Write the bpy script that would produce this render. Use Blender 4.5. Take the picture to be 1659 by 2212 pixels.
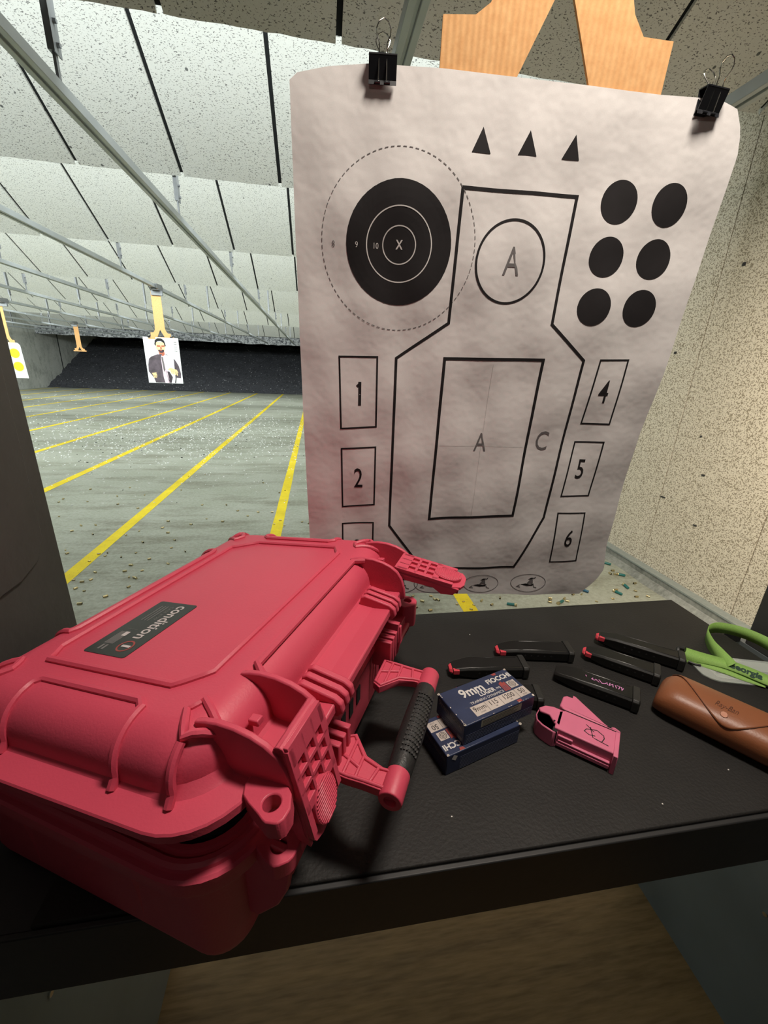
import bpy, bmesh, math, random
from mathutils import Vector, Matrix, Euler
random.seed(7)
PI = math.pi
for o in list(bpy.data.objects): bpy.data.objects.remove(o)
scn = bpy.context.scene
C = scn.collection

# ------------------------------------------------------------------ camera
cam_d = bpy.data.cameras.new('camera'); cam = bpy.data.objects.new('camera', cam_d); C.objects.link(cam)
cam_d.sensor_fit = 'HORIZONTAL'; cam_d.sensor_width = 36.0; cam_d.lens = 36.0 * 882.05 / 1659
cam_d.clip_start = 0.02; cam_d.clip_end = 200
R = Matrix(((0.98690931, 0.01570082, -0.16051014), (-0.15661874, 0.33075848, -0.93062849), (0.03847846, 0.94358482, 0.32888767)))
cam.matrix_world = Matrix.Translation((0, 0, 1.5)) @ R.to_4x4()
scn.camera = cam

# ------------------------------------------------------------------ light
scn.view_settings.view_transform = 'Standard'
scn.view_settings.look = 'None'
scn.view_settings.gamma = 1.0
scn.view_settings.use_curve_mapping = False
scn.view_settings.exposure = 0.0
w = bpy.data.worlds.new('world'); scn.world = w; w.use_nodes = True
w.node_tree.nodes['Background'].inputs[0].default_value = (0.9, 0.95, 1.0, 1)
w.node_tree.nodes['Background'].inputs[1].default_value = 0.004

def area(name, loc, direction, sx, sy, power, color, spread=180):
    l = bpy.data.lights.new(name, 'AREA'); l.shape = 'RECTANGLE'; l.size = sx; l.size_y = sy
    l.energy = power; l.color = color; l.spread = math.radians(spread)
    o = bpy.data.objects.new(name, l); C.objects.link(o); o.location = loc
    o.rotation_euler = Vector(direction).to_track_quat('-Z', 'Y').to_euler()
    return o
EDGE = [2.488, 4.195, 6.52, 9.40, 13.17, 17.4, 23.95]          # y of the lower edges of the ceiling baffles
EDGEZ = [2.903] * 7
COOL = (0.93, 1.0, 0.97)
for i, (y, p) in enumerate(zip(EDGE[:6], [200, 255, 310, 350, 380, 440])):
    area('baffle_light', (-5.85, y + 0.05, EDGEZ[i] + 0.20), (0, 0.80, -0.55), 15.0, 0.12, p, COOL)
# warm down-light over the firing bench of this stall
area('stall_lamp', (0.42, 0.33, 2.56), (0.05, 0.35, -1), 0.30, 0.16, 22.0, (1.0, 0.90, 0.79))
area('firing_line_lamp', (-0.6, -1.6, 2.9), (0.30, 1.0, -0.55), 0.9, 0.25, 3.2, (1.0, 0.86, 0.74))

area('stall_lamp', (1.72, 0.55, 2.50), (0.75, 0.65, -1), 0.30, 0.16, 30.0, (1.0, 0.86, 0.68), 104)

# ------------------------------------------------------------------ materials
def S(r, g, b):
    f = lambda c: (c / 255 / 12.92) if c / 255 <= 0.04045 else ((c / 255 + 0.055) / 1.055) ** 2.4
    return (f(r), f(g), f(b), 1)
class NT:
    def __init__(s, name):
        s.m = bpy.data.materials.new(name); s.m.use_nodes = True; s.t = s.m.node_tree
        s.b = s.t.nodes['Principled BSDF']
    def n(s, typ, **k):
        x = s.t.nodes.new(typ)
        for a, v in k.items():
            if a.startswith('i_'):
                key = a[2:]; key = int(key) if key.isdigit() else key.replace('_', ' ')
                x.inputs[key].default_value = v
            else: setattr(x, a, v)
        return x
    def l(s, a, b): s.t.links.new(a, b)
    def coords(s, scale=(1, 1, 1), kind='Object'):
        tc = s.n('ShaderNodeTexCoord'); mp = s.n('ShaderNodeMapping'); mp.inputs['Scale'].default_value = scale
        s.l(tc.outputs[kind], mp.inputs['Vector']); return mp.outputs['Vector']
    def noise(s, v, scale, detail=2, rough=0.5):
        x = s.n('ShaderNodeTexNoise'); x.inputs['Scale'].default_value = scale; x.inputs['Detail'].default_value = detail
        x.inputs['Roughness'].default_value = rough; s.l(v, x.inputs['Vector']); return x.outputs['Fac']
    def ramp(s, f, stops):
        x = s.n('ShaderNodeValToRGB'); e = x.color_ramp.elements
        while len(e) < len(stops): e.new(0.5)
        for k, (p, c) in enumerate(stops): e[k].position = p; e[k].color = c if len(c) == 4 else (*c, 1)
        s.l(f, x.inputs['Fac']); return x.outputs['Color']
    def mix(s, f, a, b, mode='MIX'):
        x = s.n('ShaderNodeMix', data_type='RGBA', blend_type=mode)
        for sock, val in ((x.inputs[0], f), (x.inputs[6], a), (x.inputs[7], b)):
            if hasattr(val, 'links') or isinstance(val, bpy.types.NodeSocket): s.l(val, sock)
            else: sock.default_value = val
        return x.outputs[2]
    def bump(s, h, strength=0.3, dist=0.002):
        x = s.n('ShaderNodeBump'); x.inputs['Strength'].default_value = strength; x.inputs['Distance'].default_value = dist
        s.l(h, x.inputs['Height']); s.l(x.outputs['Normal'], s.b.inputs['Normal'])
    def col(s, c):
        if isinstance(c, bpy.types.NodeSocket): s.l(c, s.b.inputs['Base Color'])
        else: s.b.inputs['Base Color'].default_value = c
def simple(name, c, rough=0.5, metal=0.0, spec=0.5, var=0.08, nscale=40, bump=0.0, bscale=300, bdist=0.0005):
    t = NT(name); v = t.coords()
    f = t.noise(v, nscale, 3)
    dk = tuple(x * (1 - var) for x in c[:3]) + (1,); lt = tuple(min(1, x * (1 + var)) for x in c[:3]) + (1,)
    t.col(t.ramp(f, [(0.3, dk), (0.7, lt)]))
    t.b.inputs['Roughness'].default_value = rough; t.b.inputs['Metallic'].default_value = metal
    t.b.inputs['Specular IOR Level'].default_value = spec
    if bump: t.bump(t.noise(v, bscale, 2), bump, bdist)
    return t.m

def panel_mat(name, base, fleck, worm=(26, 3.0), cut=(0.34, 0.38), warp=0.05, dots=5.0, amount=0.75):
    # cementitious acoustic board: short dark worm marks and scattered bullet pits
    t = NT(name); v = t.coords((1, 1, 1))
    wn = t.n('ShaderNodeTexNoise'); wn.inputs['Scale'].default_value = worm[0] * 0.8; wn.inputs['Detail'].default_value = 2; t.l(v, wn.inputs['Vector'])
    mx = t.n('ShaderNodeVectorMath', operation='MULTIPLY_ADD'); mx.inputs[1].default_value = (warp, warp, warp)
    t.l(wn.outputs['Color'], mx.inputs[0]); t.l(v, mx.inputs[2])
    mp = t.n('ShaderNodeMapping'); mp.inputs['Scale'].default_value = (1.0, worm[1], worm[1]); t.l(mx.outputs[0], mp.inputs['Vector'])
    n1 = t.noise(mp.outputs['Vector'], worm[0], 1, 0.5)
    wm = t.ramp(n1, [(cut[0], (1, 1, 1)), (cut[1], (0, 0, 0))])
    k = t.n('ShaderNodeMath', operation='MULTIPLY'); k.inputs[1].default_value = amount; t.l(wm, k.inputs[0])
    c = t.mix(k.outputs[0], base, fleck)
    n4 = t.noise(v, worm[0] * 9, 2, 0.6)
    c = t.mix(t.ramp(n4, [(0.30, (0.35, 0.35, 0.35)), (0.42, (0, 0, 0))]), c, fleck)
    if dots:
        vo = t.n('ShaderNodeTexVoronoi', feature='F1'); vo.inputs['Scale'].default_value = dots; t.l(v, vo.inputs['Vector'])
        d = t.ramp(vo.outputs['Distance'], [(0.060, (1, 1, 1)), (0.075, (0, 0, 0))])
        sep = t.n('ShaderNodeSeparateColor'); t.l(vo.outputs['Color'], sep.inputs[0])
        g = t.n('ShaderNodeMath', operation='GREATER_THAN'); g.inputs[1].default_value = 0.35; t.l(sep.outputs[0], g.inputs[0])
        dm = t.n('ShaderNodeMath', operation='MULTIPLY'); t.l(d, dm.inputs[0]); t.l(g.outputs[0], dm.inputs[1])
        dm2 = t.n('ShaderNodeMath', operation='MULTIPLY'); dm2.inputs[1].default_value = 0.85; t.l(dm.outputs[0], dm2.inputs[0])
        c = t.mix(dm2.outputs[0], c, (0.055, 0.06, 0.065, 1))
    t.col(c); t.b.inputs['Roughness'].default_value = 0.95; t.b.inputs['Specular IOR Level'].default_value = 0.1
    t.bump(n4, 0.35, 0.002)
    return t.m

M = {}
M['ceil'] = panel_mat('acoustic_board', (0.76, 0.77, 0.75, 1), (0.13, 0.13, 0.13, 1), (80, 2.1), (0.345, 0.39), 0.016, 7.0, 0.85)
M['wallr'] = panel_mat('side_wall_board', (0.74, 0.68, 0.57, 1), (0.20, 0.16, 0.10, 1), (100, 1.4), (0.40, 0.50), 0.012, 0, 0.80)
M['gap'] = simple('dark_gap', (0.012, 0.014, 0.016, 1), 0.9)
M['roof'] = simple('dark_roof', (0.03, 0.03, 0.033, 1), 0.95)

def concrete(name, c1, c2, stain, bumpy=0.25):
    t = NT(name); v = t.coords()
    a = t.noise(v, 0.9, 6, 0.6); b = t.noise(v, 35, 4, 0.7)
    c = t.ramp(a, [(0.3, c1), (0.7, c2)])
    mp = t.n('ShaderNodeMapping'); mp.inputs['Scale'].default_value = (0.5, 2.0, 1); t.l(v, mp.inputs['Vector'])
    s = t.noise(mp.outputs['Vector'], 1.7, 7, 0.72)
    sf = t.ramp(s, [(0.48, (0, 0, 0)), (0.64, (0.85, 0.85, 0.85))])
    c = t.mix(sf, c, stain)
    c = t.mix(0.18, c, t.ramp(b, [(0.3, (0.1, 0.1, 0.1)), (0.7, (0.8, 0.8, 0.8))]))
    t.col(c); t.b.inputs['Roughness'].default_value = 0.55; t.b.inputs['Specular IOR Level'].default_value = 0.35
    t.bump(b, bumpy, 0.002); return t.m
M['floor'] = concrete('sealed_concrete', S(138, 143, 124), S(164, 167, 154), S(108, 108, 86))
M['leftwall'] = concrete('grey_concrete_wall', S(165, 168, 160), S(186, 188, 182), S(130, 134, 126))
M['curb'] = concrete('grey_curb', S(110, 114, 106), S(150, 152, 146), S(80, 84, 78))
M['curbtop'] = simple('steel_edge', S(150, 158, 156), 0.45, 0.3)
def yellow():
    t = NT('yellow_line_paint'); v = t.coords()
    a = t.noise(v, 60, 3, 0.6); b = t.noise(v, 3, 5, 0.7)
    c = t.ramp(b, [(0.3, S(214, 186, 20)), (0.75, S(244, 220, 30))])
    c = t.mix(t.ramp(a, [(0.62, (0, 0, 0)), (0.72, (0.7, 0.7, 0.7))]), c, S(140, 128, 60))
    t.col(c); t.b.inputs['Roughness'].default_value = 0.6; t.bump(a, 0.3, 0.001); return t.m
M['yellow'] = yellow()
def berm():
    t = NT('black_rubber_chips'); v = t.coords()
    a = t.noise(v, 14, 5, 0.8); vo = t.n('ShaderNodeTexVoronoi'); vo.inputs['Scale'].default_value = 8; t.l(v, vo.inputs['Vector'])
    c = t.ramp(a, [(0.35, (0.018, 0.018, 0.023)), (0.7, (0.11, 0.115, 0.135))])
    sp = t.ramp(vo.outputs['Distance'], [(0.16, (1, 1, 1)), (0.24, (0, 0, 0))])
    sep = t.n('ShaderNodeSeparateColor'); t.l(vo.outputs['Color'], sep.inputs[0])
    k = t.n('ShaderNodeMath', operation='GREATER_THAN'); k.inputs[1].default_value = 0.72; t.l(sep.outputs[1], k.inputs[0])
    km = t.n('ShaderNodeMath', operation='MULTIPLY'); t.l(k.outputs[0], km.inputs[0]); t.l(sp, km.inputs[1])
    c = t.mix(km.outputs[0], c, (0.5, 0.5, 0.52, 1))
    t.col(c); t.b.inputs['Roughness'].default_value = 0.8; t.bump(a, 1.0, 0.06); return t.m
M['berm'] = berm()
def band():
    t = NT('pitted_curtain'); v = t.coords(); a = t.noise(v, 9, 6, 0.85)
    t.col(t.ramp(a, [(0.42, (0.06, 0.065, 0.08)), (0.56, (0.55, 0.57, 0.60))])); t.b.inputs['Roughness'].default_value = 0.9
    t.bump(a, 1, 0.03); return t.m
M['band'] = band()
M['steel'] = simple('galvanised_steel', (0.42, 0.45, 0.47, 1), 0.42, 0.55, nscale=6)
M['steel_dk'] = simple('dull_steel', (0.20, 0.21, 0.22, 1), 0.5, 0.5, nscale=20)
M['chrome'] = simple('bright_wire', (0.75, 0.74, 0.7, 1), 0.18, 1.0)
M['partition'] = simple('dark_partition_laminate', (0.042, 0.040, 0.038, 1), 0.55, bump=0.35, bscale=60, bdist=0.002, nscale=5, var=0.2)
M['lower_partition'] = simple('blue_grey_steel_panel', (0.13, 0.15, 0.16, 1), 0.45, nscale=4, var=0.15)
M['mat'] = simple('black_rubber_mat', (0.0125, 0.0115, 0.0105, 1), 0.62, spec=0.35, bump=0.5, bscale=240, bdist=0.0012, nscale=9, var=0.25)
M['bench'] = simple('black_bench_steel', (0.018, 0.018, 0.018, 1), 0.5, nscale=10, var=0.2, bump=0.2, bscale=150)
def wood():
    t = NT('brown_laminate_floor'); v = t.coords((1.0, 9.0, 1.0))
    a = t.noise(v, 2.2, 6, 0.65); b = t.noise(v, 14, 3, 0.5)
    c = t.ramp(a, [(0.3, (0.13, 0.076, 0.028)), (0.7, (0.30, 0.185, 0.075))])
    c = t.mix(0.25, c, t.ramp(b, [(0.3, (0.10, 0.065, 0.03)), (0.7, (0.42, 0.29, 0.16))]))
    t.col(c); t.b.inputs['Roughness'].default_value = 0.5; return t.m
M['wood'] = wood()
M['pink'] = simple('raspberry_pink_plastic', (0.57, 0.062, 0.108, 1), 0.47, spec=0.45, var=0.03, nscale=10, bump=0.25, bscale=420, bdist=0.0006)
M['loader'] = simple('candy_pink_plastic', (0.62, 0.15, 0.25, 1), 0.5, var=0.04, bump=0.2, bscale=500, bdist=0.0003)
M['grip'] = simple('black_rubber_grip', (0.02, 0.02, 0.02, 1), 0.45, bump=0.6, bscale=260, bdist=0.001)
M['foam'] = simple('black_foam', (0.010, 0.010, 0.010, 1), 0.95, bump=0.6, bscale=300, bdist=0.001)
M['blackplate'] = simple('black_label_plate', (0.022, 0.024, 0.022, 1), 0.4)
M['silver_ink'] = simple('pale_silver_ink', (0.52, 0.46, 0.46, 1), 0.5)
M['dim_ink'] = simple('dim_grey_ink', (0.16, 0.15, 0.15, 1), 0.5)
M['red_ink'] = simple('brick_red_ink', (0.30, 0.05, 0.045, 1), 0.5)
def paper(name, c, bs=0.5, wr=0.004):
    t = NT(name); v = t.coords(); a = t.noise(v, 7, 4, 0.6); b = t.noise(v, 900, 2)
    c2 = tuple(x * 0.95 for x in c[:3]) + (1,)
    t.col(t.ramp(b, [(0.3, c2), (0.7, c)])); t.b.inputs['Roughness'].default_value = 0.9; t.b.inputs['Specular IOR Level'].default_value = 0.15
    t.bump(a, bs, wr); return t.m
M['paper'] = paper('creased_white_paper', (0.78, 0.755, 0.74, 1), 0.6, 0.006)
M['card'] = None
def cardboard():
    t = NT('corrugated_cardboard'); v = t.coords(); wv = t.n('ShaderNodeTexWave', wave_type='BANDS', bands_direction='X')
    wv.inputs['Scale'].default_value = 38; wv.inputs['Distortion'].default_value = 1.0; t.l(v, wv.inputs['Vector'])
    n = t.noise(v, 60, 4, 0.7)
    c = t.ramp(n, [(0.3, S(206, 152, 96)), (0.75, S(226, 178, 122))])
    c = t.mix(0.10, c, wv.outputs['Color'], 'MULTIPLY')
    t.col(c); t.b.inputs['Roughness'].default_value = 0.9; t.bump(wv.outputs['Fac'], 0.25, 0.0008); return t.m
M['card'] = cardboard()
M['ink'] = simple('black_print', (0.018, 0.016, 0.017, 1), 0.8, spec=0.2, var=0.15, nscale=25)
M['white_ink'] = simple('unprinted_paper_line', (0.66, 0.64, 0.62, 1), 0.9)
M['grey_ink'] = simple('grey_print', (0.16, 0.15, 0.15, 1), 0.8)
M['faint_ink'] = simple('faint_grey_print', (0.50, 0.48, 0.47, 1), 0.9)
M['clip'] = simple('black_clip_steel', (0.012, 0.013, 0.016, 1), 0.3, spec=0.6)
M['white_paper'] = paper('bright_white_paper', (0.80, 0.83, 0.84, 1), 0.2, 0.003)
M['brass'] = simple('spent_brass', (0.62, 0.52, 0.30, 1), 0.28, 1.0)
M['hole'] = simple('dark_hollow', (0.01, 0.01, 0.01, 1), 0.9)
M['teal'] = simple('teal_shell_plastic', (0.012, 0.13, 0.125, 1), 0.4)
M['blue'] = simple('blue_shell_plastic', (0.012, 0.09, 0.17, 1), 0.4)
M['mag'] = simple('black_magazine_steel', (0.007, 0.0068, 0.0062, 1), 0.36, spec=0.45, var=0.1)
M['mag_pl'] = simple('black_magazine_plastic', (0.012, 0.012, 0.011, 1), 0.55, bump=0.3, bscale=500)
M['follower'] = simple('red_follower_plastic', (0.60, 0.05, 0.075, 1), 0.45)
M['pinkink'] = simple('pink_marker_ink', (0.62, 0.24, 0.50, 1), 0.6)
M['blackink'] = simple('black_marker_ink', (0.02, 0.015, 0.018, 1), 0.5)
M['navy'] = simple('navy_printed_card', (0.020, 0.030, 0.075, 1), 0.42, var=0.2, nscale=30)
M['navyline'] = simple('slate_card_line', (0.045, 0.052, 0.09, 1), 0.5)
M['boxwhite'] = simple('white_card_print', (0.62, 0.60, 0.57, 1), 0.5)
M['boxsilver'] = simple('silver_card_strip', (0.52, 0.46, 0.42, 1), 0.35, 0.15, nscale=20, var=0.2)
M['boxcream'] = simple('cream_card_panel', (0.36, 0.34, 0.27, 1), 0.6)
M['worn'] = simple('worn_card_edge', (0.52, 0.46, 0.40, 1), 0.8, nscale=200, var=0.5)
M['tan'] = simple('tan_brown_leather', (0.235, 0.082, 0.034, 1), 0.42, spec=0.45, bump=0.3, bscale=380, bdist=0.0005, var=0.06, nscale=18)
M['tan_seam'] = simple('dark_flap_edge', (0.075, 0.022, 0.010, 1), 0.6)
M['snap'] = simple('brown_metal_snap', (0.30, 0.13, 0.075, 1), 0.55, 0.3)
def ribbon_mat():
    t = NT('lime_woven_ribbon'); v = t.coords(); a = t.noise(v, 1400, 2)
    t.col(t.ramp(a, [(0.3, S(112, 152, 68)), (0.7, S(146, 186, 94))])); t.b.inputs['Roughness'].default_value = 0.7; t.bump(a, 0.5, 0.0004); return t.m
M['ribbon'] = ribbon_mat()
M['ribbon_ink'] = simple('dark_green_ribbon_print', (0.004, 0.035, 0.016, 1), 0.6)
def vinyl():
    t = NT('clear_vinyl_sleeve'); t.b.inputs['Base Color'].default_value = (0.85, 0.9, 0.86, 1); t.b.inputs['Roughness'].default_value = 0.15
    t.b.inputs['Transmission Weight'].default_value = 0.75; t.b.inputs['IOR'].default_value = 1.3; return t.m
M['vinyl'] = vinyl()
M['badge'] = simple('white_badge_card', (0.62, 0.62, 0.58, 1), 0.7)
M['skin'] = simple('printed_skin', S(236, 200, 150), 0.8); M['skin_dk'] = simple('printed_dark_skin', S(176, 100, 76), 0.8)
M['hair'] = simple('printed_black_hair', S(26, 26, 28), 0.8); M['suit'] = simple('printed_grey_suit', S(86, 76, 84), 0.8, var=0.3, nscale=14)
M['shirt'] = simple('printed_pink_shirt', S(226, 200, 214), 0.8, var=0.2, nscale=60); M['suit_dk'] = simple('printed_suit_shade', S(62, 52, 60), 0.8)
M['neon'] = simple('neon_yellow_print', S(226, 240, 30), 0.8)

# ------------------------------------------------------------------ mesh helpers
class MB:
    def __init__(s): s.v = []; s.f = []; s.mi = []
    def add(s, verts, faces, m=0, T=None):
        b = len(s.v)
        for p in verts:
            p = Vector(p)
            if T is not None: p = T @ p
            s.v.append(p)
        for f in faces: s.f.append(tuple(b + i for i in f)); s.mi.append(m)
        return s
    def box(s, a, b, m=0, T=None):
        x0, y0, z0 = a; x1, y1, z1 = b
        v = [(x0, y0, z0), (x1, y0, z0), (x1, y1, z0), (x0, y1, z0), (x0, y0, z1), (x1, y0, z1), (x1, y1, z1), (x0, y1, z1)]
        return s.add(v, [(3, 2, 1, 0), (4, 5, 6, 7), (0, 1, 5, 4), (1, 2, 6, 5), (2, 3, 7, 6), (3, 0, 4, 7)], m, T)
    def prism(s, poly, fn, d0, d1, m=0, T=None):
        # poly: 2-D outline; fn(a, b, d) -> 3-D point
        n = len(poly); v = [fn(a, b, d0) for a, b in poly] + [fn(a, b, d1) for a, b in poly]
        f = [tuple(range(n - 1, -1, -1)), tuple(range(n, 2 * n))] + [(i, (i + 1) % n, n + (i + 1) % n, n + i) for i in range(n)]
        return s.add(v, f, m, T)
    def loft(s, rings, m=0, caps=(True, True), T=None, closed=True):
        n = len(rings[0]); v = [p for r in rings for p in r]; f = []
        for k in range(len(rings) - 1):
            for i in range(n if closed else n - 1):
                j = (i + 1) % n; f.append((k * n + i, k * n + j, (k + 1) * n + j, (k + 1) * n + i))
        if caps[0]: f.append(tuple(range(n - 1, -1, -1)))
        if caps[1]: f.append(tuple((len(rings) - 1) * n + i for i in range(n)))
        return s.add(v, f, m, T)
    def tube(s, pts, r, seg=8, m=0, T=None, sq=1.0, closed=False):
        pts = [Vector(p) for p in pts]; rings = []; n = len(pts)
        up = Vector((0, 0, 1))
        for i, p in enumerate(pts):
            if closed: d = (pts[(i + 1) % n] - pts[i - 1])
            else: d = (pts[min(i + 1, n - 1)] - pts[max(i - 1, 0)])
            d.normalize(); a = d.cross(up)
            if a.length < 0.05: a = d.cross(Vector((0, 1, 0)))
            a.normalize(); b = a.cross(d)
            rr = r[i] if isinstance(r, (list, tuple)) else r
            rings.append([p + rr * (math.cos(t) * a + sq * math.sin(t) * b) for t in [2 * PI * k / seg + PI / seg for k in range(seg)]])
        if closed: rings.append(rings[0])
        return s.loft(rings, m, (not closed, not closed), T)
    def cyl(s, p0, p1, r, seg=16, m=0, T=None): return s.tube([p0, p1], r, seg, m, T)
    def tri(s, outline, fn, m=0):
        # flat polygon (may be concave) as one ngon
        return s.add([fn(a, b) for a, b in outline], [tuple(range(len(outline)))], m)
    def strip(s, path, wd, fn, closed=True, m=0):
        # stroke of width wd along a 2-D path with mitred corners
        n = len(path); L = []; Rr = []
        for i in range(n):
            p = Vector(path[i]); a = Vector(path[i - 1]) if (closed or i > 0) else None; b = Vector(path[(i + 1) % n]) if (closed or i < n - 1) else None
            d1 = (p - a).normalized() if a is not None else (b - p).normalized(); d2 = (b - p).normalized() if b is not None else d1
            n1 = Vector((-d1.y, d1.x)); n2 = Vector((-d2.y, d2.x)); mm = n1 + n2
            if mm.length < 1e-4: mm = n1
            mm.normalize(); k = (wd / 2) / max(0.3, mm.dot(n1)); L.append(p + mm * k); Rr.append(p - mm * k)
        e = n if closed else n - 1
        for i in range(e):
            j = (i + 1) % n
            s.add([fn(*L[i]), fn(*L[j]), fn(*Rr[j]), fn(*Rr[i])], [(0, 1, 2, 3)], m)
        return s
    def text(s, txt, fn, size, x=0, y=0, sx=1.0, m=0, shear=0.0, align='CENTER', bold=0.0):
        cu = bpy.data.curves.new('t', 'FONT'); cu.body = txt; cu.size = size; cu.align_x = align; cu.align_y = 'CENTER'; cu.shear = shear
        cu.offset = bold; cu.resolution_u = 3
        ob = bpy.data.objects.new('t', cu); C.objects.link(ob)
        dg = bpy.context.evaluated_depsgraph_get(); me = bpy.data.meshes.new_from_object(ob.evaluated_get(dg))
        v = [fn(x + p.co.x * sx, y + p.co.y) for p in me.vertices]; f = [tuple(q.vertices) for q in me.polygons]
        bpy.data.objects.remove(ob); bpy.data.curves.remove(cu); bpy.data.meshes.remove(me)
        return s.add(v, f, m)
    def build(s, name, mats, parent=None, smooth=False, bevel=0.0, seg=2, label=None, recalc=True, angle=35, subsurf=0):
        me = bpy.data.meshes.new(name); me.from_pydata([tuple(p) for p in s.v], [], s.f)
        if not isinstance(mats, (list, tuple)): mats = [mats]
        for mt in mats: me.materials.append(mt)
        for p, k in zip(me.polygons, s.mi): p.material_index = k
        if recalc:
            bm = bmesh.new(); bm.from_mesh(me); bmesh.ops.recalc_face_normals(bm, faces=bm.faces); bm.to_mesh(me); bm.free()
        o = bpy.data.objects.new(name, me); C.objects.link(o)
        if parent is not None: o.parent = parent
        if bevel:
            b = o.modifiers.new('bevel', 'BEVEL'); b.width = bevel; b.segments = seg; b.limit_method = 'ANGLE'; b.angle_limit = math.radians(30)
        if subsurf:
            b = o.modifiers.new('sub', 'SUBSURF'); b.levels = subsurf; b.render_levels = subsurf
        if smooth or bevel:
            for p in me.polygons: p.use_smooth = True
            try: me.set_sharp_from_angle(angle=math.radians(angle))
            except Exception: pass
        if label: o['label'] = label
        return o
def thing(name, label, cat, loc=(0, 0, 0), rot=(0, 0, 0), group=None):
    o = bpy.data.objects.new(name, None); C.objects.link(o); o.location = loc; o.rotation_euler = rot; o.empty_display_size = 0.05
    return tag(o, label, cat, group)
def tag(o, label, cat, group=None):
    o['label'] = label; o['category'] = cat
    if group: o['group'] = group
    return o
def struct(o): o['kind'] = 'structure'; return o
def copy_tree(o, parent=None, label=None, group=None):
    c = o.copy(); C.objects.link(c); c.parent = parent
    if label: c['label'] = label
    if group: c['group'] = group
    for ch in list(o.children): copy_tree(ch, c)
    return c

# ================================================================== SETTING
XL, XR = -13.5, 2.62
mb = MB(); mb.box((XL - 0.2, 0.75, -0.2), (XR + 0.3, 32, 0.0)); struct(mb.build('floor', M['floor']))
mb = MB(); mb.box((-2.2, -2.6, -0.2), (2.9, 0.75, 0.0)); struct(mb.build('floor', M['wood']))
# painted lane lines
for k in range(11):
    x = 1.0 - 1.393 * k
    if x < XL: break
    n = 60; pts = [0.76 + 23.4 * i / n for i in range(n + 1)]
    mb = MB(); v = []; f = []
    for y in pts:
        a = 0.052 + random.uniform(-0.0025, 0.0025); v += [(x - a, y, 0.0015), (x + a, y, 0.0015)]
    f = [(2 * i, 2 * i + 1, 2 * i + 3, 2 * i + 2) for i in range(n)]
    mb.add(v, f); o = struct(mb.build('trim_%d' % (k + 1), M['yellow']))
# right wall: acoustic boards with thin seams
mb = MB(); mb.box((XR + 0.03, 0.6, 0), (XR + 0.3, 32, 5.3), 1)
y = 0.36
while y < 31:
    mb.box((XR, y + 0.002, 0.0), (XR + 0.035, y + 0.758, 5.2), 0); y += 0.762
# bullet scars
def scar(y, z, ly, lz): mb.box((XR - 0.004, y - ly, z - lz), (XR + 0.01, y + ly, z + lz), 2)
for a in ((2.35, 0.90, 0.012, 0.005), (2.62, 0.66, 0.022, 0.004), (2.45, 1.15, 0.006, 0.006), (2.3, 0.55, 0.014, 0.004), (2.85, 1.7, 0.01, 0.008), (2.5, 2.2, 0.01, 0.01)): scar(*a)
struct(mb.build('wall_right', [M['wallr'], M['gap'], M['roof']]))
# curb at the foot of the right wall
mb = MB()
prof = [(2.50, 0.0), (2.535, 0.035), (2.55, 0.04), (2.55, 0.075), (2.555, 0.085), (XR + 0.01, 0.085), (XR + 0.01, 0)]
rings = []
for i in range(101):
    y = 0.4 + 0.26 * i; j = 0.010 * math.sin(i * 2.3) + random.uniform(-0.004, 0.004)
    rings.append([(a + (j if q in (0,) else (0.6 * j if q == 1 else 0)), y, b) for q, (a, b) in enumerate(prof)])
mb.loft(rings, 0)
mb.box((2.545, 0.4, 0.083), (XR - 0.001, 26, 0.094), 1)
struct(mb.build('baseboard_right', [M['curb'], M['curbtop']]))
# left wall and berm
mb = MB(); mb.box((XL - 0.3, 0.6, 0), (XL, 32, 5.3)); mb.box((XL - 0.01, 25.9, 0.0), (XL + 0.012, 25.96, 3.2), 1)
struct(mb.build('wall_left', [M['leftwall'], M['gap']]))
mb = MB(); mb.box((XL - 0.3, 31.9, 0), (XR + 0.3, 32.2, 5.3)); struct(mb.build('wall_back', M['roof']))
# ceiling slab
mb = MB(); mb.box((XL - 0.3, -2.6, 4.4), (XR + 0.3, 32, 4.6)); struct(mb.build('ceiling', M['roof']))
# trap ceiling behind curtain
mb = MB(); mb.box((XL, 24.35, 3.1), (XR, 32, 3.3)); struct(mb.build('ceiling', M['roof']))
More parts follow.
